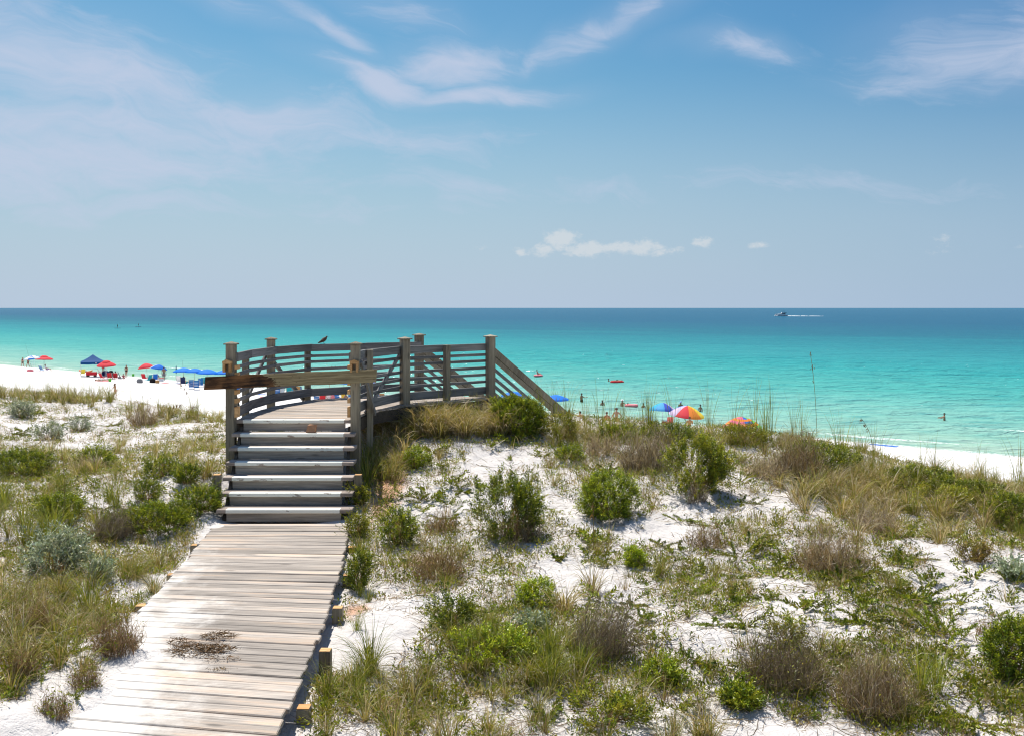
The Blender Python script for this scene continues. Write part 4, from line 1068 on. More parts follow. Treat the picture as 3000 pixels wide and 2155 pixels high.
tufts(region(34, 1700, 3000, 1560, 2100), 'small', 'short dry grass stub on the lower right sand', 'dry stubs on the lower right sand', .7, 1.3, loose=True)
tufts(region(20, 80, 600, 1220, 1300), 'small', 'short dry grass stub on the upper left sand', 'dry stubs on the upper left sand', .7, 1.3, loose=True)
tufts([(2700, 2040), (2740, 2030)], 'green', 'long bladed tussock right of the rounded brown dry bush', 'tussock beside the brown bush', .9, 1.0)
tufts([(700, 1607)], 'small', 'few green blades growing through a gap in the boardwalk', 'blades in the boardwalk', .9, 1.0)
tufts(region(12, 2200, 2700, 1400, 1470), 'tan', 'bent tan grass between dead branches and the right thicket', 'bent grass beside the dead branches', .7, 1.0)

def sea_oat(px, py, hpx, lean, azd, label, heads=9, nod=1.1):
    p = G(px, py); L = hpx * p.y / F
    g = Geo()
    P = blades(g, np.array([[0, 0, -.02]]), np.array([R(azd)]), L * 1.1, .017, lean, nod, pal(1, TAN), 9)
    tip = P[0]
    st_ = Geo()
    for ph_ in (0, 1.57):
        st_.ribbons(P, np.full(1, .007), pal(1, [(.20, .17, .07)]), np.array([[math.cos(ph_), math.sin(ph_), 0.]]), taper=False)
    for _ in range(6):
        blades(st_, np.array([[0, 0, -.02]]), rng.uniform(0, 6.28, 1), L * rng.uniform(.3, .55), .006, rng.uniform(.05, .4), rng.uniform(.3, 1.5), pal(1, GRN + TAN), 6)
    o = link('sea_oat', st_.mesh('sea_oat', M_GRASS), None, p); setp(o, label, 'sea oat')
    if heads:
        hd = Geo(); k = heads * 6
        q = tip[rng.integers(6, 9, k)] + rng.normal(0, .012, (k, 3)); q[:, 2] -= rng.uniform(0, .05, k)
        hd.leaves(q, np.stack([rng.normal(0, .4, k), rng.normal(0, .4, k), np.full(k, -1.)], -1), rng.uniform(.03, .055, k), .013, pal(k, [(.22, .14, .07), (.16, .10, .05)]))
        link('seed_head', hd.mesh('seed_head', M_TWIG), o)['kind'] = 'stuff'
    return o
sea_oat(556, 1232, 75, .1, 180, 'nodding sea oat with hanging brown seed head on the crest left of the barrier board', 12, 2.2)
sea_oat(560, 1225, 98, .02, 170, 'taller sea oat with a seed head hanging beside the barrier board end', 8, .9)
sea_oat(2395, 1345, 290, .02, 185, 'very tall single dark stalk on the right crest reaching over the sea', 3, .15)
sea_oat(190, 1530, 250, .0, 190, 'tall single stem standing in the left meadow', 2, .2)
sea_oat(1740, 1720, 230, .0, 100, 'tall straight stalk rising from tan grass in the middle of the right slope', 4, .15)
sea_oat(1480, 1500, 120, .1, 120, 'slender greenish stalk on the bare slope behind the tall open shrub', 2, .5)
sea_oat(540, 1236, 62, .15, 20, 'thin bent stalk on the crest near the nodding sea oat', 5, 1.4)
sea_oat(2560, 1345, 120, .05, 170, 'sea oat with faint head above the right crest', 6, .7)

def sprig_master(i):
    g = Geo(); n = rnd.randrange(4, 8); az = rng.uniform(0, 6.28, n); L = rng.uniform(.10, .24, n); k = 12
    el0 = rng.uniform(.1, .9, n)
    t_ = np.linspace(.1, 1, k)[None, :]
    B_ = np.stack([np.cos(az)[:, None] * np.cos(el0)[:, None] * L[:, None] * t_, np.sin(az)[:, None] * np.cos(el0)[:, None] * L[:, None] * t_, np.sin(el0)[:, None] * L[:, None] * (t_ * 1.2 - .45 * t_ * t_) + .012], -1)
    ax = unit(np.stack([np.cos(az) * np.cos(el0), np.sin(az) * np.cos(el0), np.sin(el0) * .6], -1))[:, None].repeat(k, 1)
    for r_ in range(3):
        ld = unit(ax * .7 + unit(np.cross(ax, rdir(n * k, -1).reshape(n, k, 3))) + np.array([0, 0, .3]))
        g.leaves((B_ + rng.normal(0, .004, B_.shape)).reshape(-1, 3), ld.reshape(-1, 3), rng.uniform(.022, .042, n * k), rng.uniform(.009, .015, n * k), np.repeat(pal(n, GREEN + BRIGHT + YELGR[:2], None, .25), k, 0))
    g.ribbons(B_[:, ::3], np.full(n, .006), pal(n, BRN), taper=False)
    return g.mesh('creeping_plant', M_LEAF)
TUFT['sprig'] = [sprig_master(i) for i in range(5)]; KINDWORD['sprig'] = 'small leafy sprig'
tufts(region(26, 1130, 1640, 1290, 1560), 'sprig', 'small leafy sprig on the bare upper slope right of the stairs', 'leafy sprigs on the dunes', .8, 1.7, 'leafy_sprig')
tufts(region(34, 1700, 2960, 1560, 1800), 'sprig', 'small leafy sprig on the sand of the right slope', 'leafy sprigs on the dunes', .8, 1.6, 'leafy_sprig')
tufts(region(34, 1200, 2960, 1800, 2130), 'sprig', 'small leafy sprig on the sand of the lower slope', 'leafy sprigs on the dunes', .8, 1.5, 'leafy_sprig')
tufts(region(22, 60, 620, 1220, 1460), 'sprig', 'small leafy sprig on the sand of the left slope', 'leafy sprigs on the dunes', .8, 1.7, 'leafy_sprig')
tufts(region(8, 60, 380, 1720, 2130), 'sprig', 'small leafy sprig on the lower left sand bank', 'leafy sprigs on the dunes', .6, 1.0, 'leafy_sprig')
# ---- uncountable ground cover
cov = [ (340, 1830, 90, 60, .8), (240, 1900, 120, 60, .5), (200, 1760, 90, 40, .5), (150, 2000, 110, 60, .35), # px, py, rx, ry, amount: + grass / - bare
 (150, 1165, 260, 26, 1.0), (480, 1235, 200, 26, .6), (350, 1340, 330, 60, .85), (150, 1540, 260, 110, 1.0), (400, 1640, 170, 100, .8), (540, 1460, 130, 70, .6), (300, 1455, 170, 28, -1.0), (120, 1315, 190, 20, -.5), (420, 1180, 200, 12, -.4),
 (100, 1800, 230, 170, .55), (330, 1860, 90, 70, .5), (1280, 1235, 260, 30, 1.0), (1120, 1350, 90, 70, .8), (1080, 1560, 110, 100, .7), (1400, 1320, 220, 40, -.35), (1420, 1390, 180, 40, -.2), (1950, 1285, 430, 30, .9), (1900, 1350, 220, 50, .6), (1450, 1650, 260, 60, -.35),
 (1250, 1680, 220, 90, .9), (1130, 1880, 120, 70, -1.5), (1350, 1860, 220, 90, .8), (1500, 1940, 300, 80, .9), (1250, 2090, 380, 90, .35), (1900, 2080, 360, 90, .3), (1750, 1900, 240, 110, .6), (1750, 1620, 300, 70, -.1), (2080, 1800, 160, 60, -.6), (2300, 1780, 120, 40, -.7), (2250, 1500, 240, 60, -.3),
 (2600, 1440, 320, 100, 1.1), (2900, 1500, 260, 110, 1.1), (2440, 1620, 200, 80, .6), (2700, 1720, 240, 60, -.2), (2900, 1880, 200, 120, -.4), (2560, 2030, 230, 110, .7), (2350, 1990, 220, 120, .6), (2800, 2060, 130, 60, -.6), (2350, 2150, 260, 50, -.5), (1000, 1650, 60, 120, .6)]
def cover(x, y):
    a = np.full_like(x, .25)
    for px, py, rx, ry, k in COVW: a += k * np.exp(-((x - px) / rx) ** 2 - ((y - py) / ry) ** 2)
    return a + 3.0 * (fbm(x / 1.0, y / 1.0, 3, 91) - .5) + 1.3 * (fbm(x / .28, y / .28, 2, 95) - .5)
COVW = []
for px, py, rx, ry, k in cov:
    p = G(px, py); g_ = max(ZC - p.z, .5)
    COVW.append((p.x, p.y, rx / F * p.y, max(.25, ry * p.y ** 2 / (F * g_)), k))
def scatter(n, thr, soft=.5):
    """random ground points on the dune, denser near the walkway end, kept where the cover is thick"""
    d = 5.5 + 33 * rng.random(n) ** 1.7; a = rng.uniform(-.60, .60, n)
    x, y = a * d, d
    nq = 0.656 * x + 0.754 * y; tq = -0.754 * x + 0.656 * y
    xr = np.interp(y, RE[:, 0], RE[:, 1])
    free = ((x > xr + .06) | (x < xr - 1.95)) | (y > 15.3)
    free &= ~((y > 13.4) & (y < 20.5) & (x < np.interp(y, [13.4, 16, 17, 18, 19, 20.5], [-2.2, -2.35, -2.2, -1.6, -.5, .2])) & (x > np.interp(y, [13.4, 17, 18.5, 20.5], [-4.35, -4.35, -3.9, -2.5])))
    keep = (nq < ncrest(tq) + 2.2) & free & (cover(x, y) + rng.uniform(-soft, soft, n) > thr)
    x, y = x[keep], y[keep]
    return np.stack([x, y, H(x, y)], -1)
g = Geo()
b = scatter(150000, .62, .25); n = len(b)
blades(g, b - np.array([0, 0, .01]), rng.uniform(0, 6.28, n), rng.uniform(.07, .30, n) * rng.uniform(.6, 1.1, n), rng.uniform(.0045, .0085, n) * (1 + b[:, 1] / 40), rng.uniform(0, .8, n), rng.uniform(0, 1.6, n), pal(n, GRN + OLIVE + TAN), 4)
NG = n
q = scatter(2600, .80, .4)
for p in q[:560]:
    LOOSE.append((rnd.choice(['mixed', 'mixed', 'tan', 'green', 'small']), rnd.randrange(5), Vector(p), rnd.uniform(.35, .7), rnd.uniform(0, 6.28)))
TV = {}
for kind, k, p, s_, rz in LOOSE:
    if (kind, k) not in TV:
        me = TUFT[kind][k]; a = np.empty(len(me.vertices) * 3, np.float32); me.vertices.foreach_get('co', a)
        l = np.empty(len(me.loops), np.int32); me.loops.foreach_get('vertex_index', l)
        cc = np.empty(len(me.vertices) * 4, np.float32); me.color_attributes['Col'].data.foreach_get('color', cc)
        TV[(kind, k)] = (a.reshape(-1, 3), l.reshape(-1, 4), cc.reshape(-1, 4)[:, :3])
    a, l, cc = TV[(kind, k)]
    c_, n_ = math.cos(rz), math.sin(rz)
    v_ = np.stack([a[:, 0] * c_ - a[:, 1] * n_, a[:, 0] * n_ + a[:, 1] * c_, a[:, 2]], -1) * s_ + np.array(p)
    g.add(v_, l, cc * rnd.uniform(.85, 1.15))
setp(link('dune_grass', g.mesh('dune_grass', M_GRASS)), 'short mixed green and straw grass growing thinly over the dunes', 'grass', None, 'stuff')
g = Geo()
b = scatter(190000, .02, .5); n = len(b)
az = rng.uniform(0, 6.28, n); L = rng.uniform(.03, .20, n); el_ = rng.uniform(-.05, .55, n)
e = b + np.stack([np.cos(az) * np.cos(el_) * L, np.sin(az) * np.cos(el_) * L, np.sin(el_) * L + .004], -1)
b[:, 2] += .004
P = np.stack([b, (b + e) / 2 + rng.normal(0, .008, (n, 3)) + np.array([0, 0, .006]), e], 1)
g.ribbons(P, rng.uniform(.0025, .0055, n) * (1 + b[:, 1] / 40), pal(n, GREYB + BRN + TAN[:2]))
NT_ = n
b = scatter(9000, .15, .5)[:3600]; n = len(b); az = rng.uniform(0, 6.28, n); L = rng.uniform(.2, .75, n); t_ = np.linspace(0, 1, 7)[None, :]; bd_ = rng.uniform(-1.4, 1.4, n)[:, None]
aa = az[:, None] + bd_ * t_ + rng.normal(0, .25, (n, 7))
X_ = b[:, :1] + np.cumsum(np.cos(aa), 1) / 7 * L[:, None]; Y_ = b[:, 1:2] + np.cumsum(np.sin(aa), 1) / 7 * L[:, None]
Y_ = np.where((X_ < np.interp(Y_, RE[:, 0], RE[:, 1]) + .05) & (X_ > np.interp(Y_, RE[:, 0], RE[:, 1]) - 1.9), b[:, 1:2], Y_)
P = np.stack([X_, Y_, H(X_, Y_) + rng.uniform(.0, .035, (n, 7))], -1)
ok_ = ~(((P[:, :, 0] < np.interp(P[:, :, 1], RE[:, 0], RE[:, 1]) + .04) & (P[:, :, 0] > np.interp(P[:, :, 1], RE[:, 0], RE[:, 1]) - 1.95)).any(1))
P = P[ok_]; n = len(P)
g.ribbons(P, rng.uniform(.004, .009, n) * (1 + P[:, 0, 1] / 50), pal(n, [(.14, .10, .065), (.09, .065, .045), (.20, .145, .09), (.25, .20, .14)]))
setp(link('dry_litter', g.mesh('dry_litter', M_TWIG)), 'dead twigs and straw scattered over the dune sand', 'litter', None, 'stuff')
g = Geo()
b = scatter(60000, .30, .3); n = len(b); k = 9
B = np.repeat(b[:, None], k, 1) + rng.normal(0, .03, (n, k, 3)); B[..., 2] = b[:, None, 2] + rng.uniform(0, .07, (n, k))
plc = pal(n, GREEN + BRIGHT + YELGR + OLIVE)
g.leaves(B.reshape(-1, 3), (rdir(n * k, 0) + np.array([0, 0, .3])), rng.uniform(.025, .06, n * k), rng.uniform(.010, .018, n * k), np.repeat(plc, k, 0) * rng.uniform(.8, 1.2, (n * k, 1)))
setp(link('ground_cover', g.mesh('ground_cover', M_LEAF)), 'small green leafy seedlings dotted over the dunes', 'ground cover', None, 'stuff')

# dried wrack on the boardwalk
g = Geo()
for cx, cy, rx, ry, n in [(575, 1908, 85, 17, 560), (640, 1868, 50, 11, 240), (525, 1885, 34, 9, 120), (640, 1905, 60, 6, 200), (650, 1933, 60, 4, 60)]:
    d = BW * F / (cy - HY); cxw = (cx - 1500) / F * d
    a = rng.uniform(0, 6.28, n); r = np.sqrt(rng.random(n))
    q = np.stack([cxw + r * np.cos(a) * rx / F * d, d + r * np.sin(a) * ry * d * d / (F * BW), ZW + .008 + rng.uniform(0, .07, n) * (1.1 - r)], -1)
    e = q + rdir(n, -.02) * rng.uniform(.02, .085, (n, 1)) * np.array([1.3, 1, .35])
    g.ribbons(np.stack([q, (q + e) / 2 + rng.normal(0, .006, (n, 3)), e], 1), rng.uniform(.003, .008, n), pal(n, [(.20, .125, .07), (.12, .075, .042), (.30, .19, .11), (.07, .045, .028)]))
vs = np.concatenate(g.v); c0 = Vector(vs.mean(0)); c0.z = ZW
me = g.mesh('dried_wrack', M_TWIG); me.vertices.foreach_set('co', np.maximum(vs - np.array(c0), [-9, -9, .005]).astype(np.float32).ravel())
setp(link('dried_wrack', me, None, c0), 'clump of dark dried plant debris lying on the sandy boardwalk', 'debris')
g = Geo()
for _ in range(1):
    d = BW * F / (2015 - HY - 60); q0 = np.array([[(640 - 1500) / F * 8.0, 8.0, ZW + .01]])
    n = 40; q = q0 + rng.normal(0, .03, (n, 3)) * np.array([1.6, .5, 0]); e = q + rdir(n, 0) * .03
    g.ribbons(np.stack([q, (q + e) / 2, e], 1), np.full(n, .005), pal(n, BRN))
vs = np.concatenate(g.v); c0 = Vector(vs.mean(0)); c0.z = ZW
me = g.mesh('twig_scrap', M_TWIG); me.vertices.foreach_set('co', (vs - np.array(c0)).astype(np.float32).ravel())
setp(link('twig_scrap', me, None, c0), 'small scrap of dry twig on the boards below the debris clump', 'debris')
# ------------------------------------------------------------------ people and beach things
def cloth(name, c, **k): return simple(name, c, .75, .15, .10, 6.0, **k)
SKIN = [simple('tanned_skin', (.42, .235, .15), .55, .3, .06), simple('fair_skin', (.56, .36, .26), .55, .3, .06), simple('brown_skin', (.30, .165, .10), .55, .3, .06)]
HAIR = {k: simple('hair_' + k, c, .6, .3, .2) for k, c in {'dark': (.02, .015, .012), 'brown': (.085, .05, .03), 'blond': (.38, .27, .14)}.items()}
C_ = {k: cloth('cloth_' + k, c) for k, c in {'black': (.015, .015, .017), 'coral': (.72, .17, .15), 'orange': (.78, .22, .08), 'grey': (.20, .20, .21), 'navy': (.02, .03, .09), 'red': (.55, .03, .04), 'white': (.75, .75, .74),
      'blue': (.02, .13, .50), 'teal': (.02, .28, .33), 'aqua': (.10, .45, .60), 'striped': (.70, .30, .22), 'green': (.13, .55, .06), 'yellow': (.80, .62, .08), 'pink': (.80, .25, .28), 'tan': (.45, .25, .10), 'purple': (.35, .22, .45), 'lightblue': (.25, .45, .70)}.items()}
FEAT = simple('eye_and_lip', (.05, .02, .02), .4)
BASE = {'pelvis': (0, 0, .93), 'spine': (0, .005, 1.12), 'chest': (0, .0, 1.30), 'neck': (0, -.01, 1.46), 'jaw': (0, .015, 1.55), 'head': (0, .01, 1.62), 'crown': (0, .0, 1.70),
        'shl': (-.17, 0, 1.40), 'shr': (.17, 0, 1.40), 'ell': (-.23, -.02, 1.14), 'elr': (.23, -.02, 1.14), 'wrl': (-.25, .05, .90), 'wrr': (.25, .05, .90), 'hal': (-.25, .07, .81), 'har': (.25, .07, .81),
        'hil': (-.09, 0, .90), 'hir': (.09, 0, .90), 'knl': (-.10, .02, .50), 'knr': (.10, .02, .50), 'anl': (-.10, -.02, .09), 'anr': (.10, -.02, .09), 'tol': (-.115, .13, .03), 'tor': (.115, .13, .03)}
RADII = {'pelvis': .125, 'spine': .115, 'chest': .135, 'neck': .055, 'jaw': .062, 'head': .095, 'crown': .062, 'shl': .062, 'shr': .062, 'ell': .042, 'elr': .042, 'wrl': .030, 'wrr': .030, 'hal': .036, 'har': .036,
         'hil': .095, 'hir': .095, 'knl': .060, 'knr': .060, 'anl': .040, 'anr': .040, 'tol': .034, 'tor': .034}
BONES = [('pelvis', 'spine'), ('spine', 'chest'), ('chest', 'neck'), ('neck', 'jaw'), ('jaw', 'head'), ('head', 'crown'), ('chest', 'shl'), ('chest', 'shr'), ('shl', 'ell'), ('ell', 'wrl'), ('wrl', 'hal'), ('shr', 'elr'), ('elr', 'wrr'), ('wrr', 'har'),
         ('pelvis', 'hil'), ('pelvis', 'hir'), ('hil', 'knl'), ('knl', 'anl'), ('anl', 'tol'), ('hir', 'knr'), ('knr', 'anr'), ('anr', 'tor')]
POSES = {
 'stand': {},
 'hip': {'elr': (.36, -.06, 1.16), 'wrr': (.20, .03, .98), 'har': (.14, .08, .96)},
 'hips_back': {'elr': (.37, -.10, 1.16), 'wrr': (.19, -.02, 1.0), 'har': (.12, .02, .97), 'ell': (-.30, .05, 1.13), 'wrl': (-.20, .20, 1.05), 'hal': (-.15, .26, 1.02)},
 'walk': {'knl': (-.10, .16, .53), 'anl': (-.10, .24, .12), 'tol': (-.11, .38, .06), 'knr': (.10, -.06, .50), 'anr': (.10, -.30, .14), 'tor': (.11, -.20, .04), 'wrl': (-.26, -.12, .94), 'hal': (-.26, -.16, .87), 'wrr': (.26, .20, .98), 'har': (.26, .26, .92)},
 'trail': {'knl': (-.06, .10, .52), 'anl': (-.06, .10, .10), 'tol': (-.07, .24, .03), 'knr': (.10, -.04, .50), 'anr': (.10, -.22, .12), 'tor': (.11, -.10, .04), 'elr': (.30, -.14, 1.18), 'wrr': (.42, -.26, .98), 'har': (.45, -.30, .90)},
 'reach': {'elr': (.32, .20, 1.24), 'wrr': (.50, .38, 1.30), 'har': (.56, .44, 1.36)},
 'reach_both': {'elr': (.20, .26, 1.28), 'wrr': (.16, .50, 1.30), 'har': (.15, .58, 1.31), 'ell': (-.20, .26, 1.24), 'wrl': (-.12, .50, 1.20), 'hal': (-.10, .58, 1.20)},
 'sit': {'pelvis': (0, -.02, .30), 'spine': (0, -.10, .48), 'chest': (0, -.19, .66), 'neck': (0, -.23, .82), 'jaw': (0, -.20, .91), 'head': (0, -.21, .98), 'crown': (0, -.23, 1.06), 'shl': (-.17, -.20, .75), 'shr': (.17, -.20, .75),
         'ell': (-.26, -.10, .52), 'elr': (.26, -.10, .52), 'wrl': (-.24, .14, .48), 'wrr': (.24, .14, .48), 'hal': (-.23, .22, .47), 'har': (.23, .22, .47), 'hil': (-.10, .02, .30), 'hir': (.10, .02, .30), 'knl': (-.13, .42, .44), 'knr': (.13, .42, .44), 'anl': (-.13, .62, .10), 'anr': (.13, .66, .10), 'tol': (-.14, .76, .12), 'tor': (.14, .80, .12)},
 'lie': {'pelvis': (0, 0, .12), 'spine': (0, -.2, .12), 'chest': (0, -.38, .13), 'neck': (0, -.54, .13), 'jaw': (0, -.62, .14), 'head': (0, -.69, .13), 'crown': (0, -.77, .12), 'shl': (-.17, -.47, .11), 'shr': (.17, -.47, .11), 'ell': (-.28, -.25, .07), 'elr': (.28, -.25, .07),
         'wrl': (-.26, 0, .06), 'wrr': (.26, 0, .06), 'hal': (-.25, .09, .05), 'har': (.25, .09, .05), 'hil': (-.09, .05, .11), 'hir': (.09, .05, .11), 'knl': (-.11, .45, .12), 'knr': (.11, .45, .10), 'anl': (-.11, .85, .07), 'anr': (.11, .85, .07), 'tol': (-.13, .91, .15), 'tor': (.13, .91, .15)}}

def skin_mesh(pts, rad, bones, name, root):
    keys = list(pts)
    me = bpy.data.meshes.new(name + '_skeleton'); me.from_pydata([pts[k] for k in keys], [(keys.index(a), keys.index(b)) for a, b in bones], []); me.update()
    ob = bpy.data.objects.new(name + '_tmp', me); COL.objects.link(ob)
    md = ob.modifiers.new('Skin', 'SKIN'); md.use_smooth_shade = True
    for i, k in enumerate(keys):
        v_ = me.skin_vertices[0].data[i]; v_.radius = (rad[k], rad[k]); v_.use_root = (k == root)
    sb = ob.modifiers.new('Sub', 'SUBSURF'); sb.levels = 1; sb.render_levels = 1
    dg = bpy.context.evaluated_depsgraph_get(); dg.update()
    res = bpy.data.meshes.new_from_object(ob.evaluated_get(dg))
    bpy.data.objects.remove(ob); bpy.data.meshes.remove(me)
    return res

def person(loc, face, pose, height, label, skin=0, hair='dark', wear=(), long_hair=False, hat=None, slim=1.0, sink=0.0, group=None):
    """one person; face = heading in degrees from +Y (0 looks out to sea)"""
    s = height / 1.74
    P = dict(BASE); P.update(POSES[pose]); P = {k: Vector(v_) for k, v_ in P.items()}
    rad = {k: r * (slim if k not in ('head', 'crown', 'jaw') else 1) for k, r in RADII.items()}
    body = skin_mesh(P, rad, BONES, 'person', 'pelvis')
    bm_ = MB(); bm_.v = [v_.co.copy() for v_ in body.vertices]; bm_.f = [list(p.vertices) for p in body.polygons]; bm_.m = [0] * len(bm_.f); bm_.s = [True] * len(bm_.f)
    # fingers, nose, ears
    for sd_, w_, h_ in ((-1, 'wrl', 'hal'), (1, 'wrr', 'har')):
        d = (P[h_] - P[w_]).normalized(); sx = d.cross(Vector((0, 0, 1)) if abs(d.z) < .9 else Vector((0, 1, 0))).normalized(); nz = sx.cross(d)
        for k, (o_, l_) in enumerate(((-.024, .058), (-.008, .07), (.008, .066), (.024, .05))):
            a = P[h_] + sx * o_ + d * .012
            bm_.tube([a, a + d * l_ * .55 + nz * .004, a + d * l_ + nz * .016], [.0085, .008, .006], 5)
        a = P[w_] + d * .035 + sx * sd_ * .02
        bm_.tube([a, a + d * .03 + sx * sd_ * .03, a + d * .06 + sx * sd_ * .035], [.010, .009, .007], 5)
    up = (P['crown'] - P['jaw']).normalized(); fw = Vector((0, 1, 0)) if pose != 'lie' else Vector((0, 0, 1))
    fw = (fw - up * fw.dot(up)).normalized(); rt = fw.cross(up)
    hc = P['head']
    bm_.tube([hc + fw * .085 + up * .01, hc + fw * .112 - up * .02], [.010, .015], 6)
    for q in (-1, 1): bm_.ball(hc + rt * q * .092, .026, 6, 4, 0, (.5, .8, 1))
    root = bm_.obj('person', SKIN[skin]); bpy.data.meshes.remove(body)
    root.location = Vector(loc) - Vector((0, 0, sink)); root.rotation_euler = (0, 0, -R(face)); root.scale = (s, s, s)
    setp(root, label, 'person', group)
    ft = MB()
    for q in (-1, 1): ft.ball(hc + rt * q * .033 + fw * .092 + up * .018, .011, 6, 4)
    ft.box(hc + fw * .088 - up * .048, (.04, .012, .012))
    ft.obj('face_features', FEAT, root)
    if hair:
        hb = MB(); Mx = Matrix((rt, fw, up)).transposed()
        n_, m_ = 10, 6; vs, fs = [], []
        for i in range(m_ + 1):
            th = i / m_ * 1.75
            for k in range(n_):
                a = 2 * math.pi * k / n_
                back = .5 - .5 * math.sin(a)
                t2 = th * (.62 + .45 * back)
                q = Vector((math.sin(t2) * math.cos(a) * .107, math.sin(t2) * math.sin(a) * .112, math.cos(t2) * .115))
                vs.append(hc + up * .01 - fw * .004 + Mx @ q)
        for i in range(m_):
            for k in range(n_):
                q = (k + 1) % n_; fs.append((i * n_ + k, (i + 1) * n_ + k, (i + 1) * n_ + q, i * n_ + q))
        hb.add(vs, fs, 0, True)
        if long_hair: hb.tube([hc - fw * .05 + up * .04, hc - fw * .11 - up * .06, hc - fw * .11 - up * .22, hc - fw * .09 - up * .30], [.08, .085, .06, .02], 8)
        hb.obj('hair', HAIR[hair], root)
    if hat:
        h_ = MB(); Mx = Matrix((rt, fw, up)).transposed()
        vs = []; n_ = 12
        for rr, zz in ((.19, .055), (.115, .07), (.11, .13), (.06, .155)):
            for k in range(n_):
                a = 2 * math.pi * k / n_; vs.append(hc + Mx @ Vector((rr * math.cos(a), rr * math.sin(a), zz)))
        fs = [(i * n_ + k, i * n_ + (k + 1) % n_, (i + 1) * n_ + (k + 1) % n_, (i + 1) * n_ + k) for i in range(3) for k in range(n_)] + [tuple(3 * n_ + k for k in range(n_))]
        h_.add(vs, fs, 0, True).obj('hat', C_[hat], root)
    for kind, colr in wear:
        g_ = MB()
        if kind in ('shorts', 'brief'):
            g_.tube([P['pelvis'] + (P['spine'] - P['pelvis']).normalized() * .07, P['pelvis'], P['pelvis'] - (P['spine'] - P['pelvis']).normalized() * .05], [.145 * slim, .165 * slim, .15 * slim], 12)
            for a, b in (('hil', 'knl'), ('hir', 'knr')):
                f_ = .72 if kind == 'shorts' else .16
                g_.tube([P[a], P[a].lerp(P[b], f_ * .5), P[a].lerp(P[b], f_)], [.112 * slim, .112 * slim, .108 * slim], 10)
        elif kind == 'top':
            ax = (P['neck'] - P['chest']).normalized()
            g_.tube([P['chest'] - ax * .045, P['chest'], P['chest'] + ax * .05], [.142 * slim, .158 * slim, .145 * slim], 12)
            for q in (-1, 1): g_.bar(P['chest'] + rt * q * .07 + fw * .10 * slim, P['neck'] + rt * q * .05, .014, .012)
        elif kind == 'shirt':
            g_.tube([P['pelvis'].lerp(P['spine'], .3), P['spine'], P['chest'], P['chest'].lerp(P['neck'], .75)], [.145, .14, .165, .11], 12)
            for a, b in (('shl', 'ell'), ('shr', 'elr')): g_.tube([P[a], P[a].lerp(P[b], .6)], [.078, .066], 8)
        g_.obj({'shorts': 'swim_shorts', 'brief': 'swim_brief', 'top': 'swim_top', 'shirt': 'shirt'}[kind], C_[colr], root)
    return root

def umbrella(loc, h, r, cols, label, tilt=(0, 0), rise=.30, group=None, vent=False, pole='white', flap=.10, drop=0.6, lattice=16, stripes=None):
    root = empty('beach_umbrella', loc, label, 'umbrella', group)
    root.rotation_euler = (R(tilt[0]), R(tilt[1]), 0)
    mats = []; g = MB(); n = 8; rings = 6; sub = 2
    for c in cols:
        if c not in mats: mats.append(c)
    N = n * sub
    vs = []
    for i in range(rings + 1):
        f_ = i / rings; rr = r * f_
        for k in range(N):
            a = 2 * math.pi * k / N
            sag = (0 if k % sub == 0 else -.035 * r * f_ * (1 - f_ * .3)); sc = 1 if k % sub == 0 else .975
            vs.append((rr * sc * math.cos(a), rr * sc * math.sin(a), h - rise * r * f_ ** 1.7 * 1.25 + sag))
    for k in range(N):
        a = 2 * math.pi * k / N
        sc = 1.01 if k % sub == 0 else .985
        vs.append((r * sc * math.cos(a), r * sc * math.sin(a), h - rise * r * 1.25 - flap * (1 if k % sub == 0 else 1.15)))
    g.v = [Vector(q) for q in vs]
    for i in range(rings + 1):
        for k in range(N):
            q = (k + 1) % N
            mi = mats.index(cols[(k // sub) % len(cols)])
            if stripes and i in (2, 4): mi = mats.index(stripes) if stripes in mats else (mats.append(stripes) or len(mats) - 1)
            g.f.append([i * N + k, i * N + q, (i + 1) * N + q, (i + 1) * N + k] if i else [0 + k, N + q, N + k]); g.m.append(mi); g.s.append(True)
    can = g.obj('canopy', [CAN[c] for c in mats], root)
    if vent:
        v2 = MB(); q = []
        for rr, zz in ((0, .07), (.2, .05), (.42, -.05)):
            for k in range(N):
                a = 2 * math.pi * k / N; q.append((r * rr * math.cos(a), r * rr * math.sin(a), h + zz * r + .01))
        v2.add(q, [(i * N + k, i * N + (k + 1) % N, (i + 1) * N + (k + 1) % N, (i + 1) * N + k) for i in range(2) for k in range(N)], 0, True)
        v2.obj('vent', CAN[cols[0]], can)
    p = MB().tube([(0, 0, -.35), (0, 0, h + .02)], [.02, .018], 8); p.tube([(0, 0, h), (0, 0, h + .07)], [.015, .006], 6)
    p.obj('pole', POLE[pole], root)
    for k in range(n):
        a = 2 * math.pi * k / n
        MB().tube([(0, 0, h - .04)] + [(r * f_ * math.cos(a), r * f_ * math.sin(a), h - rise * r * f_ ** 1.7 * 1.25 - .015) for f_ in (.35, .7, .98)], .006, 5).obj('rib', POLE['steel'], root)
    return root
CAN = {k: simple('canopy_' + k, c, .7, .15, .05, 3, transl=.28) for k, c in {'red': (.72, .06, .075), 'blue': (.010, .16, .66), 'brightblue': (.012, .20, .80), 'white': (.78, .78, .78), 'navy': (.02, .08, .27), 'sky': (.10, .40, .75), 'orange': (.85, .27, .05),
       'yellow': (.85, .62, .06), 'pink': (.80, .16, .30), 'green': (.20, .60, .10), 'indigo': (.06, .10, .52), 'lilac': (.62, .50, .70), 'cyan': (.05, .45, .70), 'tent': (.012, .085, .26)}.items()}
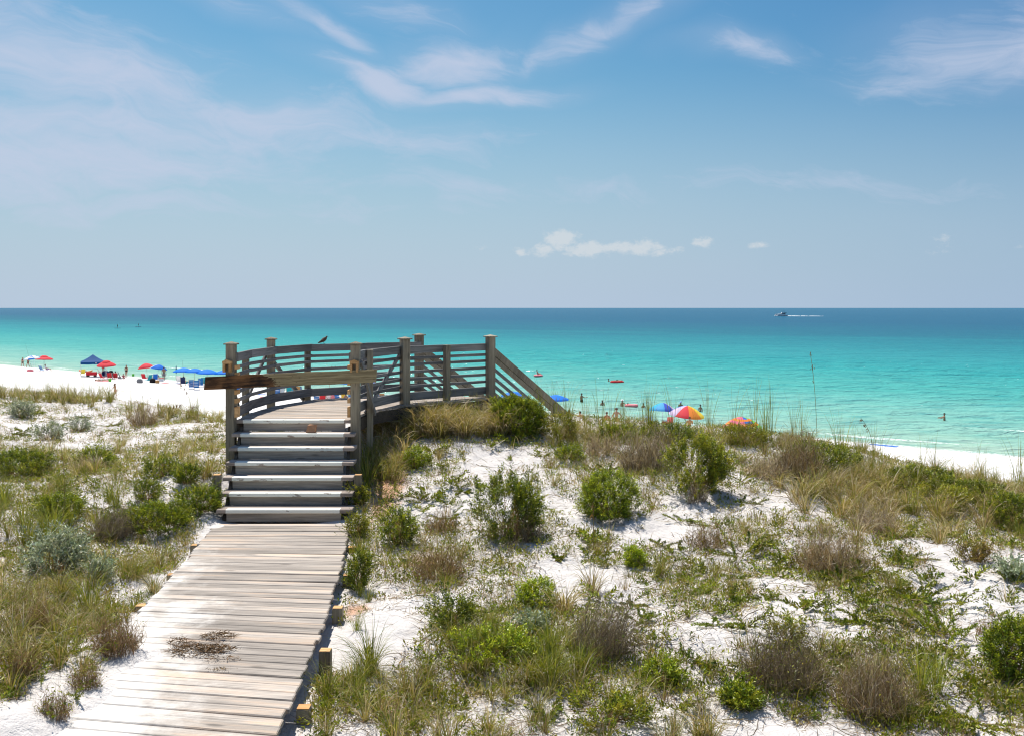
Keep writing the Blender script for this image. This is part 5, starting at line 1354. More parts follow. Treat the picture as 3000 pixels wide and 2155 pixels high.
POLE = {'white': simple('white_pole', (.75, .75, .75), .4, .4), 'steel': simple('steel_rib', (.45, .45, .46), .35, .5), 'dark': simple('dark_pole', (.05, .045, .04), .5), 'wood': simple('varnished_pole', (.40, .24, .12), .5)}
WOODC = simple('chair_wood', (.42, .24, .11), .6)

def chair(loc, face, col, label, group=None, slats=False, name='beach_chair', high=.85, frame=None):
    root = empty(name, loc, label, 'chair', group, -R(face))
    fr_ = frame or POLE['steel']; w_ = .29
    b0, b1 = Vector((0, -.16, .24)), Vector((0, -.48, high))
    d = b1 - b0
    if slats:
        n = 5
        bk = MB(); bk.bar(b0, b1, w_ * 1.72, .012, 0, (1, 0, 0)) if False else None
        for i in range(n):
            c = b0 + d * ((i + .5) / n); hgt = d.length / n * .86
            m_ = Matrix((Vector((1, 0, 0)), d.normalized(), Vector((1, 0, 0)).cross(d.normalized()))).transposed()
            MB().box(c, (w_ * 1.8, hgt, .012), 0, m_).obj('fabric_panel', col, root)
    else:
        m_ = Matrix((Vector((1, 0, 0)), d.normalized(), Vector((1, 0, 0)).cross(d.normalized()))).transposed()
        q = MB(); q.box((b0 + b1) / 2, (w_ * 1.8, d.length * .96, .014), 0, m_); q.obj('backrest', col, root)
    MB().box((0, .10, .235), (w_ * 1.8, .50, .014), 0, Matrix.Rotation(R(5), 3, 'X')).obj('seat', col, root)
    for s_ in (-1, 1):
        x = s_ * w_
        MB().tube([(x, -.5, high + .03), (x, -.14, .22), (x, .12, -.03)], .014, 6).obj('side_frame', fr_, root)
        MB().tube([(x, .36, .26), (x, -.10, .22), (x, -.42, -.03)], .014, 6).obj('leg', fr_, root)
        MB().bar((x, -.30, .46), (x, .22, .44), .05, .022).obj('armrest', fr_, root)
    return root

def bag(loc, size, col, label, name='beach_bag', cat='bag', squash=.8, handles=True):
    n = 12; g = MB(); vs = []
    L = [(0.0, .86), (.15, 1.0), (.6, .95), (.9, .72), (1.0, .35)]
    for f_, r_ in L:
        for k in range(n):
            a = 2 * math.pi * k / n; wv_ = 1 + .08 * math.sin(a * 3 + f_ * 4)
            vs.append((size[0] / 2 * r_ * wv_ * math.cos(a), size[1] / 2 * r_ * wv_ * math.sin(a), size[2] * f_))
    fs = [(i * n + k, i * n + (k + 1) % n, (i + 1) * n + (k + 1) % n, (i + 1) * n + k) for i in range(len(L) - 1) for k in range(n)] + [tuple((len(L) - 1) * n + k for k in range(n)), tuple(range(n))[::-1]]
    o = g.add(vs, fs, 0, True).obj(name, col, None, loc)
    setp(o, label, cat)
    if handles:
        MB().tube([(-size[0] * .2, 0, size[2] * .95), (-size[0] * .12, 0, size[2] * 1.3), (size[0] * .12, 0, size[2] * 1.3), (size[0] * .2, 0, size[2] * .95)], .012, 6).obj('handle', col, o)
    return o
def bucket(loc, col, label, s=1.0):
    g = MB(); n = 12
    prof = [(.085, 0), (.11, .20), (.12, .205), (.12, .215), (.10, .21), (.078, .02)]
    vs = [(r_ * s * math.cos(2 * math.pi * k / n), r_ * s * math.sin(2 * math.pi * k / n), z_ * s) for r_, z_ in prof for k in range(n)]
    fs = [(i * n + k, i * n + (k + 1) % n, (i + 1) * n + (k + 1) % n, (i + 1) * n + k) for i in range(5) for k in range(n)] + [tuple(5 * n + k for k in range(n)), tuple(range(n))[::-1]]
    o = setp(g.add(vs, fs, 0).obj('sand_bucket', col, None, loc), label, 'bucket')
    MB().tube([(-.115 * s, 0, .2 * s), (-.08 * s, 0, .31 * s), (.08 * s, 0, .31 * s), (.115 * s, 0, .2 * s)], .006, 5).obj('handle', POLE['white'], o)
    return o
def cooler(loc, body, lid, label, rz=0):
    r_ = empty('cooler', loc, label, 'cooler', None, rz)
    MB().box((0, 0, .17), (.58, .34, .34), 0, None, .03).obj('body', body, r_); MB().box((0, 0, .375), (.61, .37, .07), 0, None, .025).obj('lid', lid, r_)
    for s_ in (-1, 1): MB().tube([(s_ * .29, -.08, .26), (s_ * .335, -.06, .26), (s_ * .335, .06, .26), (s_ * .29, .08, .26)], .012, 6).obj('handle', lid, r_)
    return r_
def towel(loc, col, label, sx=.8, sy=1.7, rz=0):
    n, m_ = 8, 12; vs = []
    for j in range(m_ + 1):
        for i in range(n + 1):
            x, y_ = (i / n - .5) * sx, (j / m_ - .5) * sy
            vs.append((x, y_, .025 + .012 * math.sin(x * 11 + y_ * 5) + .01 * math.sin(y_ * 9)))
    fs = [(j * (n + 1) + i, j * (n + 1) + i + 1, (j + 1) * (n + 1) + i + 1, (j + 1) * (n + 1) + i) for j in range(m_) for i in range(n)]
    base = len(vs); vs += [(x, y_, z_ - .015) for x, y_, z_ in vs[:base]]; fs += [tuple(base + q for q in reversed(f_)) for f_ in fs]
    o = MB().add(vs, fs, 0, True).obj('beach_towel', col, None, loc); o.rotation_euler = (0, 0, rz)
    return setp(o, label, 'towel')
B = lambda px, py: G(px, py, 38.0)

# --- group by the water on the far left
person(B(66, 1078), -60, 'walk', 1.66, 'woman in a dark bikini walking along the waterline at the far left', 1, 'blond', [('top', 'black'), ('brief', 'black')], True)
person(B(82, 1078), -75, 'walk', 1.70, 'dark haired person walking behind a woman along the far left waterline', 0, 'dark', [('brief', 'black')])
p = B(98, 1087); umbrella(p, 2.25, 1.15, ['blue', 'white'], 'blue and white striped umbrella behind the red vented umbrella at far left', (4, -6), .28, None, False, 'white', .08, stripes='white')
p = B(128, 1087); umbrella(p, 2.2, 1.25, ['red'], 'red umbrella with raised vent and dark pole at the far left', (0, 2), .26, None, True, 'dark', .09)
rt_ = empty('marker_pole', B(100, 1087), 'thin white pole topped by an orange ball beside the far left umbrellas', 'marker')
MB().tube([(0, 0, -.2), (0, 0, 1.85)], .015, 6).obj('pole', POLE['white'], rt_); MB().ball((0, 0, 1.95), .14, 10, 7).obj('ball', C_['orange'], rt_)
def rod(px0, py0, px1, py1, label):
    a = B(px0, py0); d = a.y; b = Vector(((px1 - 1500) / F * d, d + .4, ZC - (py1 - HY) / F * d))
    r_ = empty('fishing_rod', a, label, 'fishing rod')
    v_ = b - a
    MB().tube([(0, 0, 0), v_ * .5, v_], [.018, .012, .006], 6).obj('rod', POLE['dark'], r_); MB().tube([(0, 0, -.3), v_ * .22], [.03, .03], 8).obj('holder', POLE['white'], r_)
rod(92, 1076, 71, 1006, 'tall dark fishing rod leaning in a white holder by the far left umbrellas')
chair(B(124, 1088), 20, C_['lightblue'], 'light chair with a dark towel under the red vented umbrella')
person(B(137, 1088), 70, 'sit', 1.7, 'person in white lounging in the shade of the red vented umbrella', 0, 'dark', [('shirt', 'white'), ('shorts', 'purple')])
bag(B(88, 1088), (.9, .6, .35), C_['pink'], 'red and white beach bag on the sand left of the red vented umbrella')
# --- family under the blue canopy
pc = B(272, 1102)
tent = empty('canopy_tent', pc, 'dark blue pop up canopy tent with a pointed roof on thin legs', 'canopy', None, R(24))
ws = 1.5; he = 1.95
g = MB(); v_ = []
for i in range(5):
    f_ = i / 4
    for k in range(16):
        a = 2 * math.pi * k / 16 + math.pi / 4; sq = 1 / max(abs(math.cos(a)), abs(math.sin(a)))
        rr = ws * (1 - f_) * (sq if True else 1)
        v_.append((rr * math.cos(a), rr * math.sin(a), he + .95 * f_ ** 1.25 + (0.0)))
for k in range(16):
    a = 2 * math.pi * k / 16 + math.pi / 4; sq = 1 / max(abs(math.cos(a)), abs(math.sin(a)))
    v_.append((ws * 1.01 * sq * math.cos(a), ws * 1.01 * sq * math.sin(a), he - .28 - .04 * (k % 2)))
fs = [(i * 16 + k, i * 16 + (k + 1) % 16, (i + 1) * 16 + (k + 1) % 16, (i + 1) * 16 + k) for i in range(4) for k in range(16)] + [(80 + k, 80 + (k + 1) % 16, (k + 1) % 16, k) for k in range(16)]
g.add(v_, fs, 0).obj('roof', CAN['tent'], tent)
for sx in (-1, 1):
    for sy in (-1, 1): MB().tube([(sx * ws * .98, sy * ws * .98, -.3), (sx * ws * .98, sy * ws * .98, he)], .022, 6).obj('leg', POLE['white'], tent)
MB().ball((0, 0, 0), .09, 8, 5, 0, (1, .2, .8)).obj('badge', C_['white'], tent, (.35, -ws * 1.02, he - .14))
umbrella(B(313, 1108), 2.25, 1.2, ['red'], 'red umbrella with a white badge in front of the blue canopy tent', (6, 0), .36, None, True, 'white', .07)
def kayak(loc, rz, col, label, L=3.0):
    g = MB(); n, m_ = 17, 10; vs = []
    for i in range(n):
        f_ = i / (n - 1) * 2 - 1; w_ = .36 * (1 - abs(f_) ** 2.2) + .015; lift = .22 * abs(f_) ** 3
        for k in range(m_):
            a = 2 * math.pi * k / m_; y_ = w_ * math.cos(a); z_ = .17 + .16 * math.sin(a) * (1 if math.sin(a) < 0 else .55)
            if math.sin(a) > .5 and abs(f_) < .35: z_ -= .12
            vs.append((f_ * L / 2, y_, z_ + lift))
    fs = [(i * m_ + k, i * m_ + (k + 1) % m_, (i + 1) * m_ + (k + 1) % m_, (i + 1) * m_ + k) for i in range(n - 1) for k in range(m_)] + [tuple(range(m_))[::-1], tuple((n - 1) * m_ + k for k in range(m_))]
    o = g.add(vs, fs, 0, True).obj('kayak', col, None, loc); o.rotation_euler = (0, 0, rz)
    setp(o, label, 'kayak')
    MB().box((-.1, 0, .22), (.4, .42, .05), 0, None, .01).obj('seat', POLE['dark'], o)
kayak(B(251, 1091), R(-12), C_['orange'], 'orange kayak lying on the sand behind the blue canopy tent', 2.5)
chair(B(241, 1099), -40, C_['yellow'], 'small yellow folding chair at the left leg of the canopy tent')
wg = empty('beach_wagon', B(268, 1104), 'dark red folding wagon standing under the canopy tent', 'wagon', None, R(10))
MB().box((0, 0, .45), (1.25, .6, .42), 0, None, .03).obj('basket', C_['red'], wg)
for x in (-.45, .45):
    for y_ in (-.27, .27):
        MB().tube([(x, y_ - .04, .15), (x, y_ + .04, .15)], .15, 12).obj('wheel', POLE['dark'], wg)
MB().tube([(.6, 0, .3), (1.0, 0, .75)], .015, 6).obj('handle', POLE['dark'], wg)
chair(B(301, 1111), 30, C_['red'], 'red beach chair left of the pole of the badged red umbrella')
chair(B(322, 1111), -10, C_['red'], 'red beach chair in the shade of the badged red umbrella, with a person')
chair(B(338, 1111), -20, C_['red'], 'red beach chair at the right edge of the badged red umbrella')
person(B(323, 1111), -10, 'sit', 1.7, 'tanned person sitting in the red chair under the badged red umbrella', 0, 'dark', [('shorts', 'navy')])
person(B(338, 1111), -20, 'sit', 1.7, 'person in a bright blue shirt sitting right of the badged red umbrella', 1, 'dark', [('shirt', 'aqua'), ('shorts', 'red')])
chair(B(294, 1093), 60, C_['red'], 'red reclined chair behind the canopy tent near the water', high=.7)
person(B(302, 1093), 0, 'stand', 1.7, 'sunburnt person standing behind the canopy tent, body hidden by its roof', 0, 'brown', [('brief', 'red')])
bag(B(309, 1103), (1.1, .7, .8), C_['navy'], 'big dark bag heap between the canopy tent and the red chairs')
bag(B(325, 1102), (.8, .6, .8), C_['black'], 'black pack standing behind the red chairs')
tw = towel(B(297, 1116), C_['pink'], 'pinkish towel on the sand in front of the red chairs', 1.0, 1.9, R(80))
person(B(297, 1116) + Vector((0, 0, .03)), 82, 'lie', 1.65, 'person lying flat on the towel in front of the red chairs', 1, 'brown', [('brief', 'white'), ('top', 'white')])
bucket(B(322, 1117), C_['green'], 'lime green bucket in front of the red chairs', 1.6)
bucket(B(390, 1102), C_['green'], 'lime green bucket alone near the waterline', 1.7)
person(B(370, 1105), 200, 'hip', 1.68, 'woman in a black bikini standing with one hand on her hip', 0, 'brown', [('top', 'black'), ('brief', 'black')])
chair(B(357, 1112), 60, C_['navy'], 'dark high backed chair beside the woman in the black bikini', high=1.0)
person(B(362, 1112), 150, 'sit', 1.25, 'child in red sitting by the dark high backed chair', 1, 'brown', [('shirt', 'red'), ('shorts', 'red')])
bag(B(350, 1109), (.5, .4, .3), C_['grey'], 'grey rucksack lying between the red chairs and the dark chair')
p = B(337, 1166.5); person(p, 95, 'trail', 1.45, 'girl in a coral swimsuit walking over the beach behind the left crest', 0, 'brown', [('top', 'coral'), ('brief', 'coral')], True, slim=.86)
# --- red and blue umbrella pair
umbrella(B(432, 1106), 2.2, 1.28, ['red', 'red', 'red', 'red', 'red', 'red', 'red', 'red'], 'red umbrella overlapping a blue and white one, near the waterline', (-3, -8), .42, None, False, 'steel', .06)
umbrella(B(460, 1108), 2.1, 1.3, ['blue', 'blue', 'blue', 'white', 'white', 'blue', 'blue', 'blue'], 'blue umbrella with a white wedge beside the overlapped red umbrella', (-3, 8), .40, None, False, 'steel', .06)
person(B(480, 1116), -10, 'stand', 1.82, 'man in grey shorts standing under the edge of the blue and white umbrella', 2, 'dark', [('shorts', 'grey')])
chair(B(424, 1113), 10, C_['red'], 'red chair at the foot of the overlapped red umbrella')
chair(B(434, 1119), -60, C_['teal'], 'teal chair seen from the side under the overlapped red umbrella', high=.95)
chair(B(455, 1116), -20, C_['blue'], 'bright blue rounded chair under the blue and white umbrella', high=.95)
bag(B(447, 1121), (.75, .6, .55), C_['black'], 'round black bag in front of the bright blue chair')
bag(B(461, 1122), (.5, .4, .38), C_['tan'], 'tan basket in front of the blue and white umbrella')
cooler(B(472, 1116), C_['white'], C_['red'], 'white cooler with a red lid right of the tan basket', R(10))
towel(B(482, 1122), C_['red'], 'crumpled red towel at the right of the white cooler', .7, 1.0, R(70))
bag(B(409, 1121), (.75, .6, .5), C_['grey'], 'grey mesh bag alone on the sand left of the teal chair')
chair(B(467, 1109), 100, C_['pink'], 'pink reclined chair behind the white cooler', high=.7)
# --- rental umbrellas
RG = 'bright blue rental umbrellas'
blue_spots = [(538, 1122, 1.30, 'bright blue rental umbrella leftmost of its row, nearest a fishing rod'), (570, 1124, 1.2, 'bright blue rental umbrella second in the row left of the barrier board'), (606, 1126, 1.32, 'bright blue rental umbrella third in the row, above the dark end of the barrier board'),
              (655, 1124, 1.25, 'bright blue rental umbrella just left of the left stair post'), (1006, 1142, 1.1, 'bright blue rental umbrella behind the red and white one beyond the deck'), (1100, 1143, 1.1, 'bright blue rental umbrella seen through the brace of the right railing'),
              (1409, 1171, 1.2, 'bright blue rental umbrella seen under the bottom rail near the end post'), (1504, 1180, 1.2, 'bright blue rental umbrella behind the large crest shrub'), (1629, 1184, 1.15, 'bright blue rental umbrella just right of the sloping beach handrail')]
for px, py, r_, lb in blue_spots:
    top = {538: 1088, 570: 1092, 606: 1090, 655: 1092, 1006: 1121, 1100: 1124, 1409: 1152, 1504: 1158, 1629: 1165}[px]
    d0 = {1006: 118, 1100: 118, 1409: 98, 1504: 95, 1629: 88}.get(px)
    q = B(px, py)
    if d0: q = Vector(((px - 1500) / F * d0, d0, hz_at((px - 1500) / F * d0, d0)))
    h_ = ZC - (top - HY) / F * q.y - q.z
    umbrella(q, max(1.9, min(h_, 2.7)), r_, ['brightblue'], lb, (rnd.uniform(-3, 3), rnd.uniform(-3, 3)), .26, RG, False, 'wood', .09)
fu = empty('furled_umbrella', B(516, 1112), 'closed dark umbrella standing left of the blue rental umbrellas', 'umbrella')
MB().tube([(0, 0, -.3), (0, 0, 2.1)], .018, 6).obj('pole', POLE['wood'], fu); MB().tube([(0, 0, .9), (0, 0, 1.2), (0, 0, 1.9), (0, 0, 2.1)], [.05, .10, .06, .015], 8).obj('folded_canopy', CAN['navy'], fu)
rod(540, 1118, 531, 1056, 'dark fishing rod rising above the leftmost blue rental umbrella')
SLAT = simple('blue_canvas', (.012, .12, .36), .7, .15, .1, 5)
chair(B(561, 1139), -15, SLAT, 'blue canvas chair with wooden frame, front left of the rental row', None, True, high=1.05, frame=WOODC)
chair(B(576, 1141), -15, SLAT, 'blue canvas chair with wooden frame right beside the front left one', None, True, high=1.05, frame=WOODC)
chair(B(588, 1133), -15, SLAT, 'dark blue canvas chair in the umbrella shade near the board end', None, True, high=1.05, frame=WOODC)
chair(B(536, 1128), -15, C_['navy'], 'navy chair with a sunbather under the leftmost rental umbrella', high=1.0, frame=WOODC)
person(B(543, 1128), 60, 'sit', 1.7, 'sunbather reclining in the shade of the leftmost rental umbrella', 0, 'dark', [('shorts', 'teal')])
chair(B(526, 1124), 0, C_['white'], 'white and red chair at the left edge of the leftmost rental umbrella', high=1.0)
towel(B(526, 1124) + Vector((0, -.2, 0)), C_['red'], 'red towel below the white and red chair', .5, .6)
chair(B(596, 1129), -15, C_['teal'], 'teal chair hidden behind the dark end of the barrier board', high=1.0)
# rows beyond the deck rail
def at(px, d): x = (px - 1500) / F * d; return Vector((x, d, hz_at(x, d)))
CG = 'canvas chairs in rows beyond the deck railing'
for k, (px, d, cl, lb) in enumerate([(700, 108, SLAT, 'blue chair seen below the barrier board near the left post'), (812, 104, SLAT, 'blue chair leftmost in the row seen under the barrier board'), (824, 105, C_['white'], 'white draped chair second in the row under the barrier board'), (846, 104, C_['teal'], 'teal chair in the middle of the row under the barrier board'),
        (858, 105, C_['aqua'], 'aqua chair beside the teal one in the row under the board'), (874, 105, C_['tan'], 'tan striped chair in the row under the barrier board'), (886, 105, SLAT, 'blue chair rightmost in the row under the barrier board'),
        (930, 93, SLAT, 'blue chair left in the low row between deck boards and bottom rail'), (945, 92, C_['red'], 'red chair in the low row behind the far railing'), (962, 94, C_['white'], 'white towel draped chair in the low row behind the far railing'), (978, 93, C_['pink'], 'pink chair in the low row behind the far railing'),
        (995, 92, SLAT, 'navy chair right of the pink one behind the far railing'), (1012, 94, C_['yellow'], 'yellow towel draped chair behind the far railing'), (1024, 93, SLAT, 'blue chair next to the right stair post behind the far railing'), (1108, 95, SLAT, 'blue chair under the right railing brace'), (1120, 96, C_['tan'], 'tan chair beyond the right railing brace')]):
    chair(at(px, d), rnd.uniform(-30, 30), cl, lb, CG, cl is SLAT, high=1.0, frame=WOODC)
person(at(952, 92.4), 0, 'sit', 1.7, 'person sitting with a white hat in the low row behind the railing', 0, 'brown', [('shirt', 'white')], hat='white')
person(at(1016, 93), 20, 'sit', 1.7, 'sunbather in the low row near the right stair post', 0, 'dark', [('brief', 'red')])
umbrella(Vector(((968 - 1500) / F * 106, 106, hz_at((968 - 1500) / F * 106, 106))), 2.15, 1.3, ['red', 'red', 'red', 'red', 'white', 'red', 'red', 'red'], 'red umbrella with a white wedge below the barrier board', (0, -4), .28, None, False, 'wood', .06)
bd = towel(at(762, 104), C_['blue'], 'blue bodyboard on the sand seen through the far railing', .55, 1.1, R(75)); bd.name = 'bodyboard'; bd['category'] = 'bodyboard'
towel(at(768, 99), C_['red'], 'small red cloth on the sand seen through the far railing', .5, .5)
# --- beach behind the right crest
chair(at(1640, 86), 10, C_['aqua'], 'aqua chair under the rental umbrella by the beach handrail', high=1.0)
person(at(1672, 79), 30, 'sit', 1.7, 'sunburnt person lounging half hidden right of the handrail foot', 0, 'brown', [('shirt', 'red')])
chair(at(1699, 77), 0, C_['striped'], 'striped red and orange low chair behind the dry crest brush', high=.8)
person(at(1699, 77), 0, 'sit', 1.75, 'person with a white cap sitting in the striped low chair', 1, 'dark', [('shirt', 'white')], hat=None).children[0]
person(at(1777, 78), 0, 'sit', 1.72, 'person sitting with back turned behind the crest, reddish chair below', 0, 'brown', [('shorts', 'coral')])
chair(at(1777, 78), 0, C_['coral'], 'reddish chair under the person sitting with back turned', high=.7)
person(at(1738, 80), 40, 'lie', 1.7, 'sunbather in red lying between the two seated people', 0, 'dark', [('brief', 'red')])
q = at(1806, 71.5); person(q, 8, 'hips_back', ((1255 - 1182) * 71.5 / F), 'boy in orange shorts standing with back turned at the crest', 0, 'brown', [('shorts', 'orange')], slim=.92)
umbrella(at(1939, 88), ZC - (1179 - HY) / F * 88 - at(1939, 88).z, 1.22, ['lilac', 'sky', 'cyan', 'cyan', 'cyan', 'sky', 'indigo', 'lilac'], 'blue toned umbrella with paler trim left of the rainbow umbrella', (-5, 4), .42, None, False, 'white', .10)
cooler(at(1950, 87), C_['red'], C_['white'], 'red cooler with white lid under the blue toned umbrella')
chair(at(1962, 87), 0, C_['coral'], 'coral chair under the blue toned umbrella', high=.8)
umbrella(at(2006, 80), ZC - (1186 - HY) / F * 80 - at(2006, 80).z, 1.45, ['yellow', 'green', 'indigo', 'blue', 'lilac', 'red', 'orange', 'yellow'], 'rainbow umbrella with wide coloured wedges on a dark pole', (6, 6), .40, None, False, 'dark', .06)
umbrella(at(2173, 70), ZC - (1219 - HY) / F * 70 - at(2173, 70).z, 1.38, ['red', 'orange', 'yellow', 'orange', 'pink', 'pink', 'blue', 'green'], 'low rainbow umbrella half hidden behind the crest grass', (4, 0), .40, None, False, 'wood', .08, stripes='orange')
bag(at(1915, 78), (.6, .45, .5), C_['blue'], 'blue bag on the sand behind the crest below the blue toned umbrella')
chair(at(1898, 78), 0, C_['lightblue'], 'light blue chair beside the blue bag behind the crest', high=.9)
person(at(2019, 76), 0, 'sit', 1.7, 'person with brown hair sitting below the rainbow umbrella pole', 0, 'brown', [('shirt', 'tan')])
p = G(2587, 1305, 38); o = towel(p, C_['blue'], 'flat blue mat on the sand at the waterline on the right', 1.9, .9, R(-40)); o.name = 'beach_mat'; o['category'] = 'mat'
# --- people in the water
person(W(1704, 1178), 60, 'reach', 1.78, 'man standing thigh deep in the sea with one arm stretched out', 2, 'dark', [('shorts', 'black')], sink=.72)
person(W(1765, 1190), 0, 'stand', 1.68, 'woman waist deep in the sea seen from behind, left of the boy', 0, 'brown', [('brief', 'black')], long_hair=True, sink=.98)
person(W(1823, 1190), 50, 'reach', 1.75, 'man in a white hat waist deep in the sea', 0, 'brown', [('shorts', 'navy')], hat='white', sink=1.0)
person(W(1994, 1196), 0, 'stand', 1.7, 'person in a pale cap wading behind the rainbow umbrella', 0, 'brown', [('shirt', 'tan')], hat='lightblue', sink=.95)
person(W(2052, 1207), 30, 'stand', 1.6, 'dark haired bather at the right rim of the rainbow umbrella', 0, 'dark', [('brief', 'teal')], sink=.8)
person(W(1885, 1196), 0, 'stand', 1.55, 'small bather seen shoulder deep left of the blue toned umbrella', 0, 'brown', [('brief', 'red')], sink=.95)
person(W(2767, 1230), -70, 'reach_both', 1.72, 'lone bather with both arms stretched forward at far right', 0, 'dark', [('brief', 'navy')], sink=1.02)
person(W(1783, 1119), 80, 'reach', 1.72, 'dark haired swimmer holding on to the red raft', 0, 'dark', [], sink=1.2)
person(W(972, 1078), 40, 'stand', 1.7, 'distant bather up to the neck, left of a pair above the barrier board', 0, 'dark', [], sink=1.35)
person(W(982, 1078), -40, 'stand', 1.7, 'distant bather up to the neck, right of a pair above the barrier board', 1, 'dark', [], sink=1.35)
def ring_float(loc, col, label, sx=.52, sy=.52, name='swim_ring'):
    g = MB(); n, m_ = 18, 8
    vs = [((sx + .2 * math.cos(b_)) * math.cos(a), (sy + .2 * math.cos(b_)) * math.sin(a), .17 + .17 * math.sin(b_)) for a in [2 * math.pi * i / n for i in range(n)] for b_ in [2 * math.pi * k / m_ for k in range(m_)]]
    fs = [(i * m_ + k, ((i + 1) % n) * m_ + k, ((i + 1) % n) * m_ + (k + 1) % m_, i * m_ + (k + 1) % m_) for i in range(n) for k in range(m_)]
    o = setp(g.add(vs, fs, 0, True).obj(name, col, None, loc), label, 'float')
    MB().ball((0, 0, .10), .72, 14, 6, 0, (sx * 1.1, sy * 1.1, .08)).obj('floor', col, o)
    return o
p = W(1577, 1103); ring_float(p, C_['pink'], 'pink ring float with a person riding in it'); person(p + Vector((0, .15, .02)), 100, 'sit', 1.6, 'person riding in the pink ring float', 0, 'dark', [('brief', 'navy')], sink=-.06)
p = W(1808, 1122); ring_float(p, C_['red'], 'red raft with a person lying on it', .8, .6, 'raft'); person(p + Vector((0, 0, .27)), -80, 'lie', 1.6, 'person lying on the red raft', 0, 'dark', [('brief', 'black')])
p = W(1850, 1192); ring_float(p, C_['pink'], 'pink float beside the man in the white hat', .55, .3, 'pool_float'); person(p + Vector((-.4, 0, 0)), 20, 'stand', 1.4, 'dark haired child holding the pink float', 0, 'dark', [], sink=.95)
for px, py, lb in ((344, 962, 'far off paddler standing on a dark board, left of two'), (405, 958, 'far off paddler on a dark board, right of two')):
    p = W(px, py); person(p + Vector((0, 0, .15)), 70, 'stand', 1.9, lb, 2, 'dark', [('shorts', 'black'), ('shirt', 'black')])
    g = MB(); n = 12; vs = []
    for i in range(9):
        f_ = i / 8 * 2 - 1
        for k in range(8): a = 2 * math.pi * k / 8; vs.append((f_ * 1.6, (.42 * (1 - f_ * f_) ** .5 + .02) * math.cos(a), .08 + .09 * math.sin(a)))
    fs = [(i * 8 + k, i * 8 + (k + 1) % 8, (i + 1) * 8 + (k + 1) % 8, (i + 1) * 8 + k) for i in range(8) for k in range(8)]
    o = setp(g.add(vs, fs, 0, True).obj('paddle_board', C_['navy'], None, p), 'dark paddle board under the far off %s paddler' % ('left' if px < 380 else 'right'), 'paddle board')

# --- motor yacht
d = ZC * F / (926.5 - HY); yl = 15.5
yp = Vector(((2289 - 1500) / F * d, d, 0))
yt = empty('motor_yacht', yp, 'white motor yacht with a dark green flybridge cover heading left', 'boat', None, R(180))
YW = simple('yacht_gelcoat', (.74, .74, .72), .25, .5, .03); YG = simple('yacht_glass', (.02, .03, .04), .1, .6); YC = simple('yacht_canvas', (.01, .10, .11), .7)
g = MB(); n = 17; vs = []
for i in range(n):
    f_ = i / (n - 1); x = -yl / 2 + yl * f_
    hw = 2.2 * (1 - max(0, (f_ - .45) / .55) ** 2.3); sheer = 1.55 + 1.0 * f_ ** 2; kl = -.4 + .9 * max(0, f_ - .75) * 2
    for yy, zz in ((-hw, sheer), (-hw * .86, .25 + kl * .2), (0, kl), (hw * .86, .25 + kl * .2), (hw, sheer)): vs.append((x + (.7 * f_ if zz > 1 else 0), yy, zz))
fs = [(i * 5 + k, i * 5 + k + 1, (i + 1) * 5 + k + 1, (i + 1) * 5 + k) for i in range(n - 1) for k in range(4)] + [(i * 5 + 4, i * 5, (i + 1) * 5, (i + 1) * 5 + 4) for i in range(n - 1)] + [(0, 1, 2, 3, 4)[::-1]]
g.add(vs, fs, 0).obj('hull', YW, yt)
def wedge(x0, x1, x2, x3, z0, z1, hw, name, mat):
    MB().add([(x0, -hw, z0), (x1, -hw, z0), (x1, hw, z0), (x0, hw, z0), (x2, -hw * .88, z1), (x3, -hw * .88, z1), (x3, hw * .88, z1), (x2, hw * .88, z1)], [(3, 2, 1, 0), (4, 5, 6, 7), (0, 1, 5, 4), (1, 2, 6, 5), (2, 3, 7, 6), (3, 0, 4, 7)]).obj(name, mat, yt)
wedge(-1, 5.6, -.5, 2.2, 1.9, 3.0, 1.7, 'foredeck_trunk', YW); wedge(-5.2, 1.2, -4.8, .2, 1.7, 3.7, 1.85, 'cabin', YW)
wedge(-5.1, 1.3, -4.7, -.5, 2.75, 3.5, 1.95, 'cabin_window', YG); wedge(-4.0, .2, -3.6, -.6, 3.7, 4.9, 1.6, 'flybridge', YW); wedge(-6.4, -3.4, -6.4, -3.4, 3.75, 4.4, 1.7, 'aft_cover', YC)
wedge(-4.2, -.9, -4.1, -1.1, 6.2, 6.5, 1.5, 'bimini', YC)
for x in (-3.9, -1.2):
    for y_ in (-1.2, 1.2): MB().tube([(x, y_, 4.6), (x, y_, 6.3)], .05, 6).obj('bimini_leg', POLE['steel'], yt)
for x in (2.2, -2.6): MB().box((x, -2.02, 1.45), (1.9, .35, .22)).obj('porthole', YG, yt)
for yy in (-1, 1): MB().tube([(2.0, yy * 1.7, 2.6), (5.0, yy * 1.35, 3.0), (7.9, yy * .3, 3.5)], .05, 6).obj('bow_rail', POLE['steel'], yt)
FOAM = simple('boat_foam', (.80, .82, .82), .9, .1, .1, .8)
g = MB(); vs = []; n, m_ = 60, 7
for i in range(n):
    f_ = i / (n - 1); x = 6.5 + 46 * f_; gap = 1 if rnd.random() > (.12 + .5 * f_) else .15
    for k in range(m_):
        a = math.pi * k / (m_ - 1); vs.append((x, -math.cos(a) * (1.6 + 2.2 * f_), .02 + math.sin(a) * (.75 - .6 * f_) * gap * rnd.uniform(.5, 1.2)))
fs = [(i * m_ + k, (i + 1) * m_ + k, (i + 1) * m_ + k + 1, i * m_ + k + 1) for i in range(n - 1) for k in range(m_ - 1)]
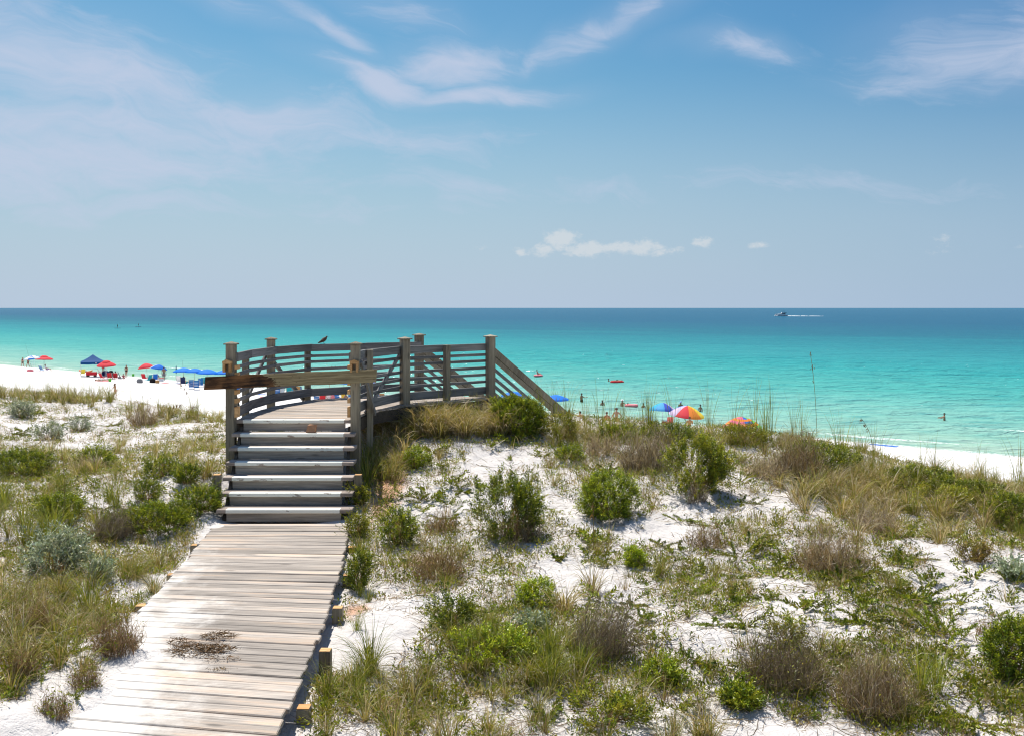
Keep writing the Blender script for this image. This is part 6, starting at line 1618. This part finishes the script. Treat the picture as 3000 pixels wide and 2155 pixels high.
for i in range(14):
    g.ball((-7.6 + rnd.uniform(-1.0, 2.6), -1.4 + rnd.uniform(-.8, .8), .3), rnd.uniform(.35, .75), 7, 5, 0, (1.4, 1, .8))
o = g.add(vs, fs, 0, True).obj('wake', FOAM, None, yp); setp(o, 'white foam wake trailing behind the motor yacht', 'wake')

# --- bird on the railing
pb = Vector(((948 - 1500) / F * 19.0, 19.0, 0))
A, Bq = Vector((*PO['o3'][:2], 0)), Vector((*PO['o4'][:2], 0)); dd = (Bq - A).normalized(); nrm = Vector((-dd.y, dd.x, 0)) * -.085
fq = ((948 - 1500) / F); tq_ = (A.x + nrm.x - fq * (A.y + nrm.y)) / (fq * (Bq.y - A.y) - (Bq.x - A.x)); pb = A + nrm + (Bq - A) * max(.02, min(.98, tq_)); pb.z = ZD + 1.032
BIRD = simple('dove_plumage', (.115, .085, .065), .8, .15, .35, 30)
bird = MB(); bp = [(-.145, 0, .015), (-.10, 0, .028), (-.05, 0, .055), (0, 0, .083), (.04, 0, .108), (.062, 0, .128), (.072, 0, .146), (.082, 0, .158), (.098, 0, .158)]
bird.tube([Vector(q) for q in bp], [.008, .018, .034, .046, .042, .028, .021, .021, .010], 10)
bo = bird.obj('dove', BIRD, None, pb); bo.rotation_euler = (0, 0, R(8)); bo.scale = (.74, .8, .84); setp(bo, 'brown dove perched on the far top rail facing right', 'bird')
MB().tube([(.104, 0, .158), (.122, 0, .153)], [.005, .0015], 5).obj('beak', POLE['dark'], bo)
for s_ in (-1, 1):
    MB().tube([(-.12, s_ * .018, .035), (-.05, s_ * .040, .062), (.02, s_ * .044, .092)], [.006, .022, .020], 6).obj('wing', simple('dove_wing', (.09, .066, .05), .8, .1, .3, 30) if s_ < 0 else bpy.data.materials['dove_wing'], bo)
    MB().tube([(0, s_ * .018, .05), (.008, s_ * .018, .0), (.03, s_ * .018, .0)], .0045, 5).obj('leg', simple('bird_leg', (.35, .12, .10), .6) if s_ < 0 else bpy.data.materials['bird_leg'], bo)
    MB().ball((.084, s_ * .0195, .163), .004, 6, 4).obj('eye', FEAT, bo)
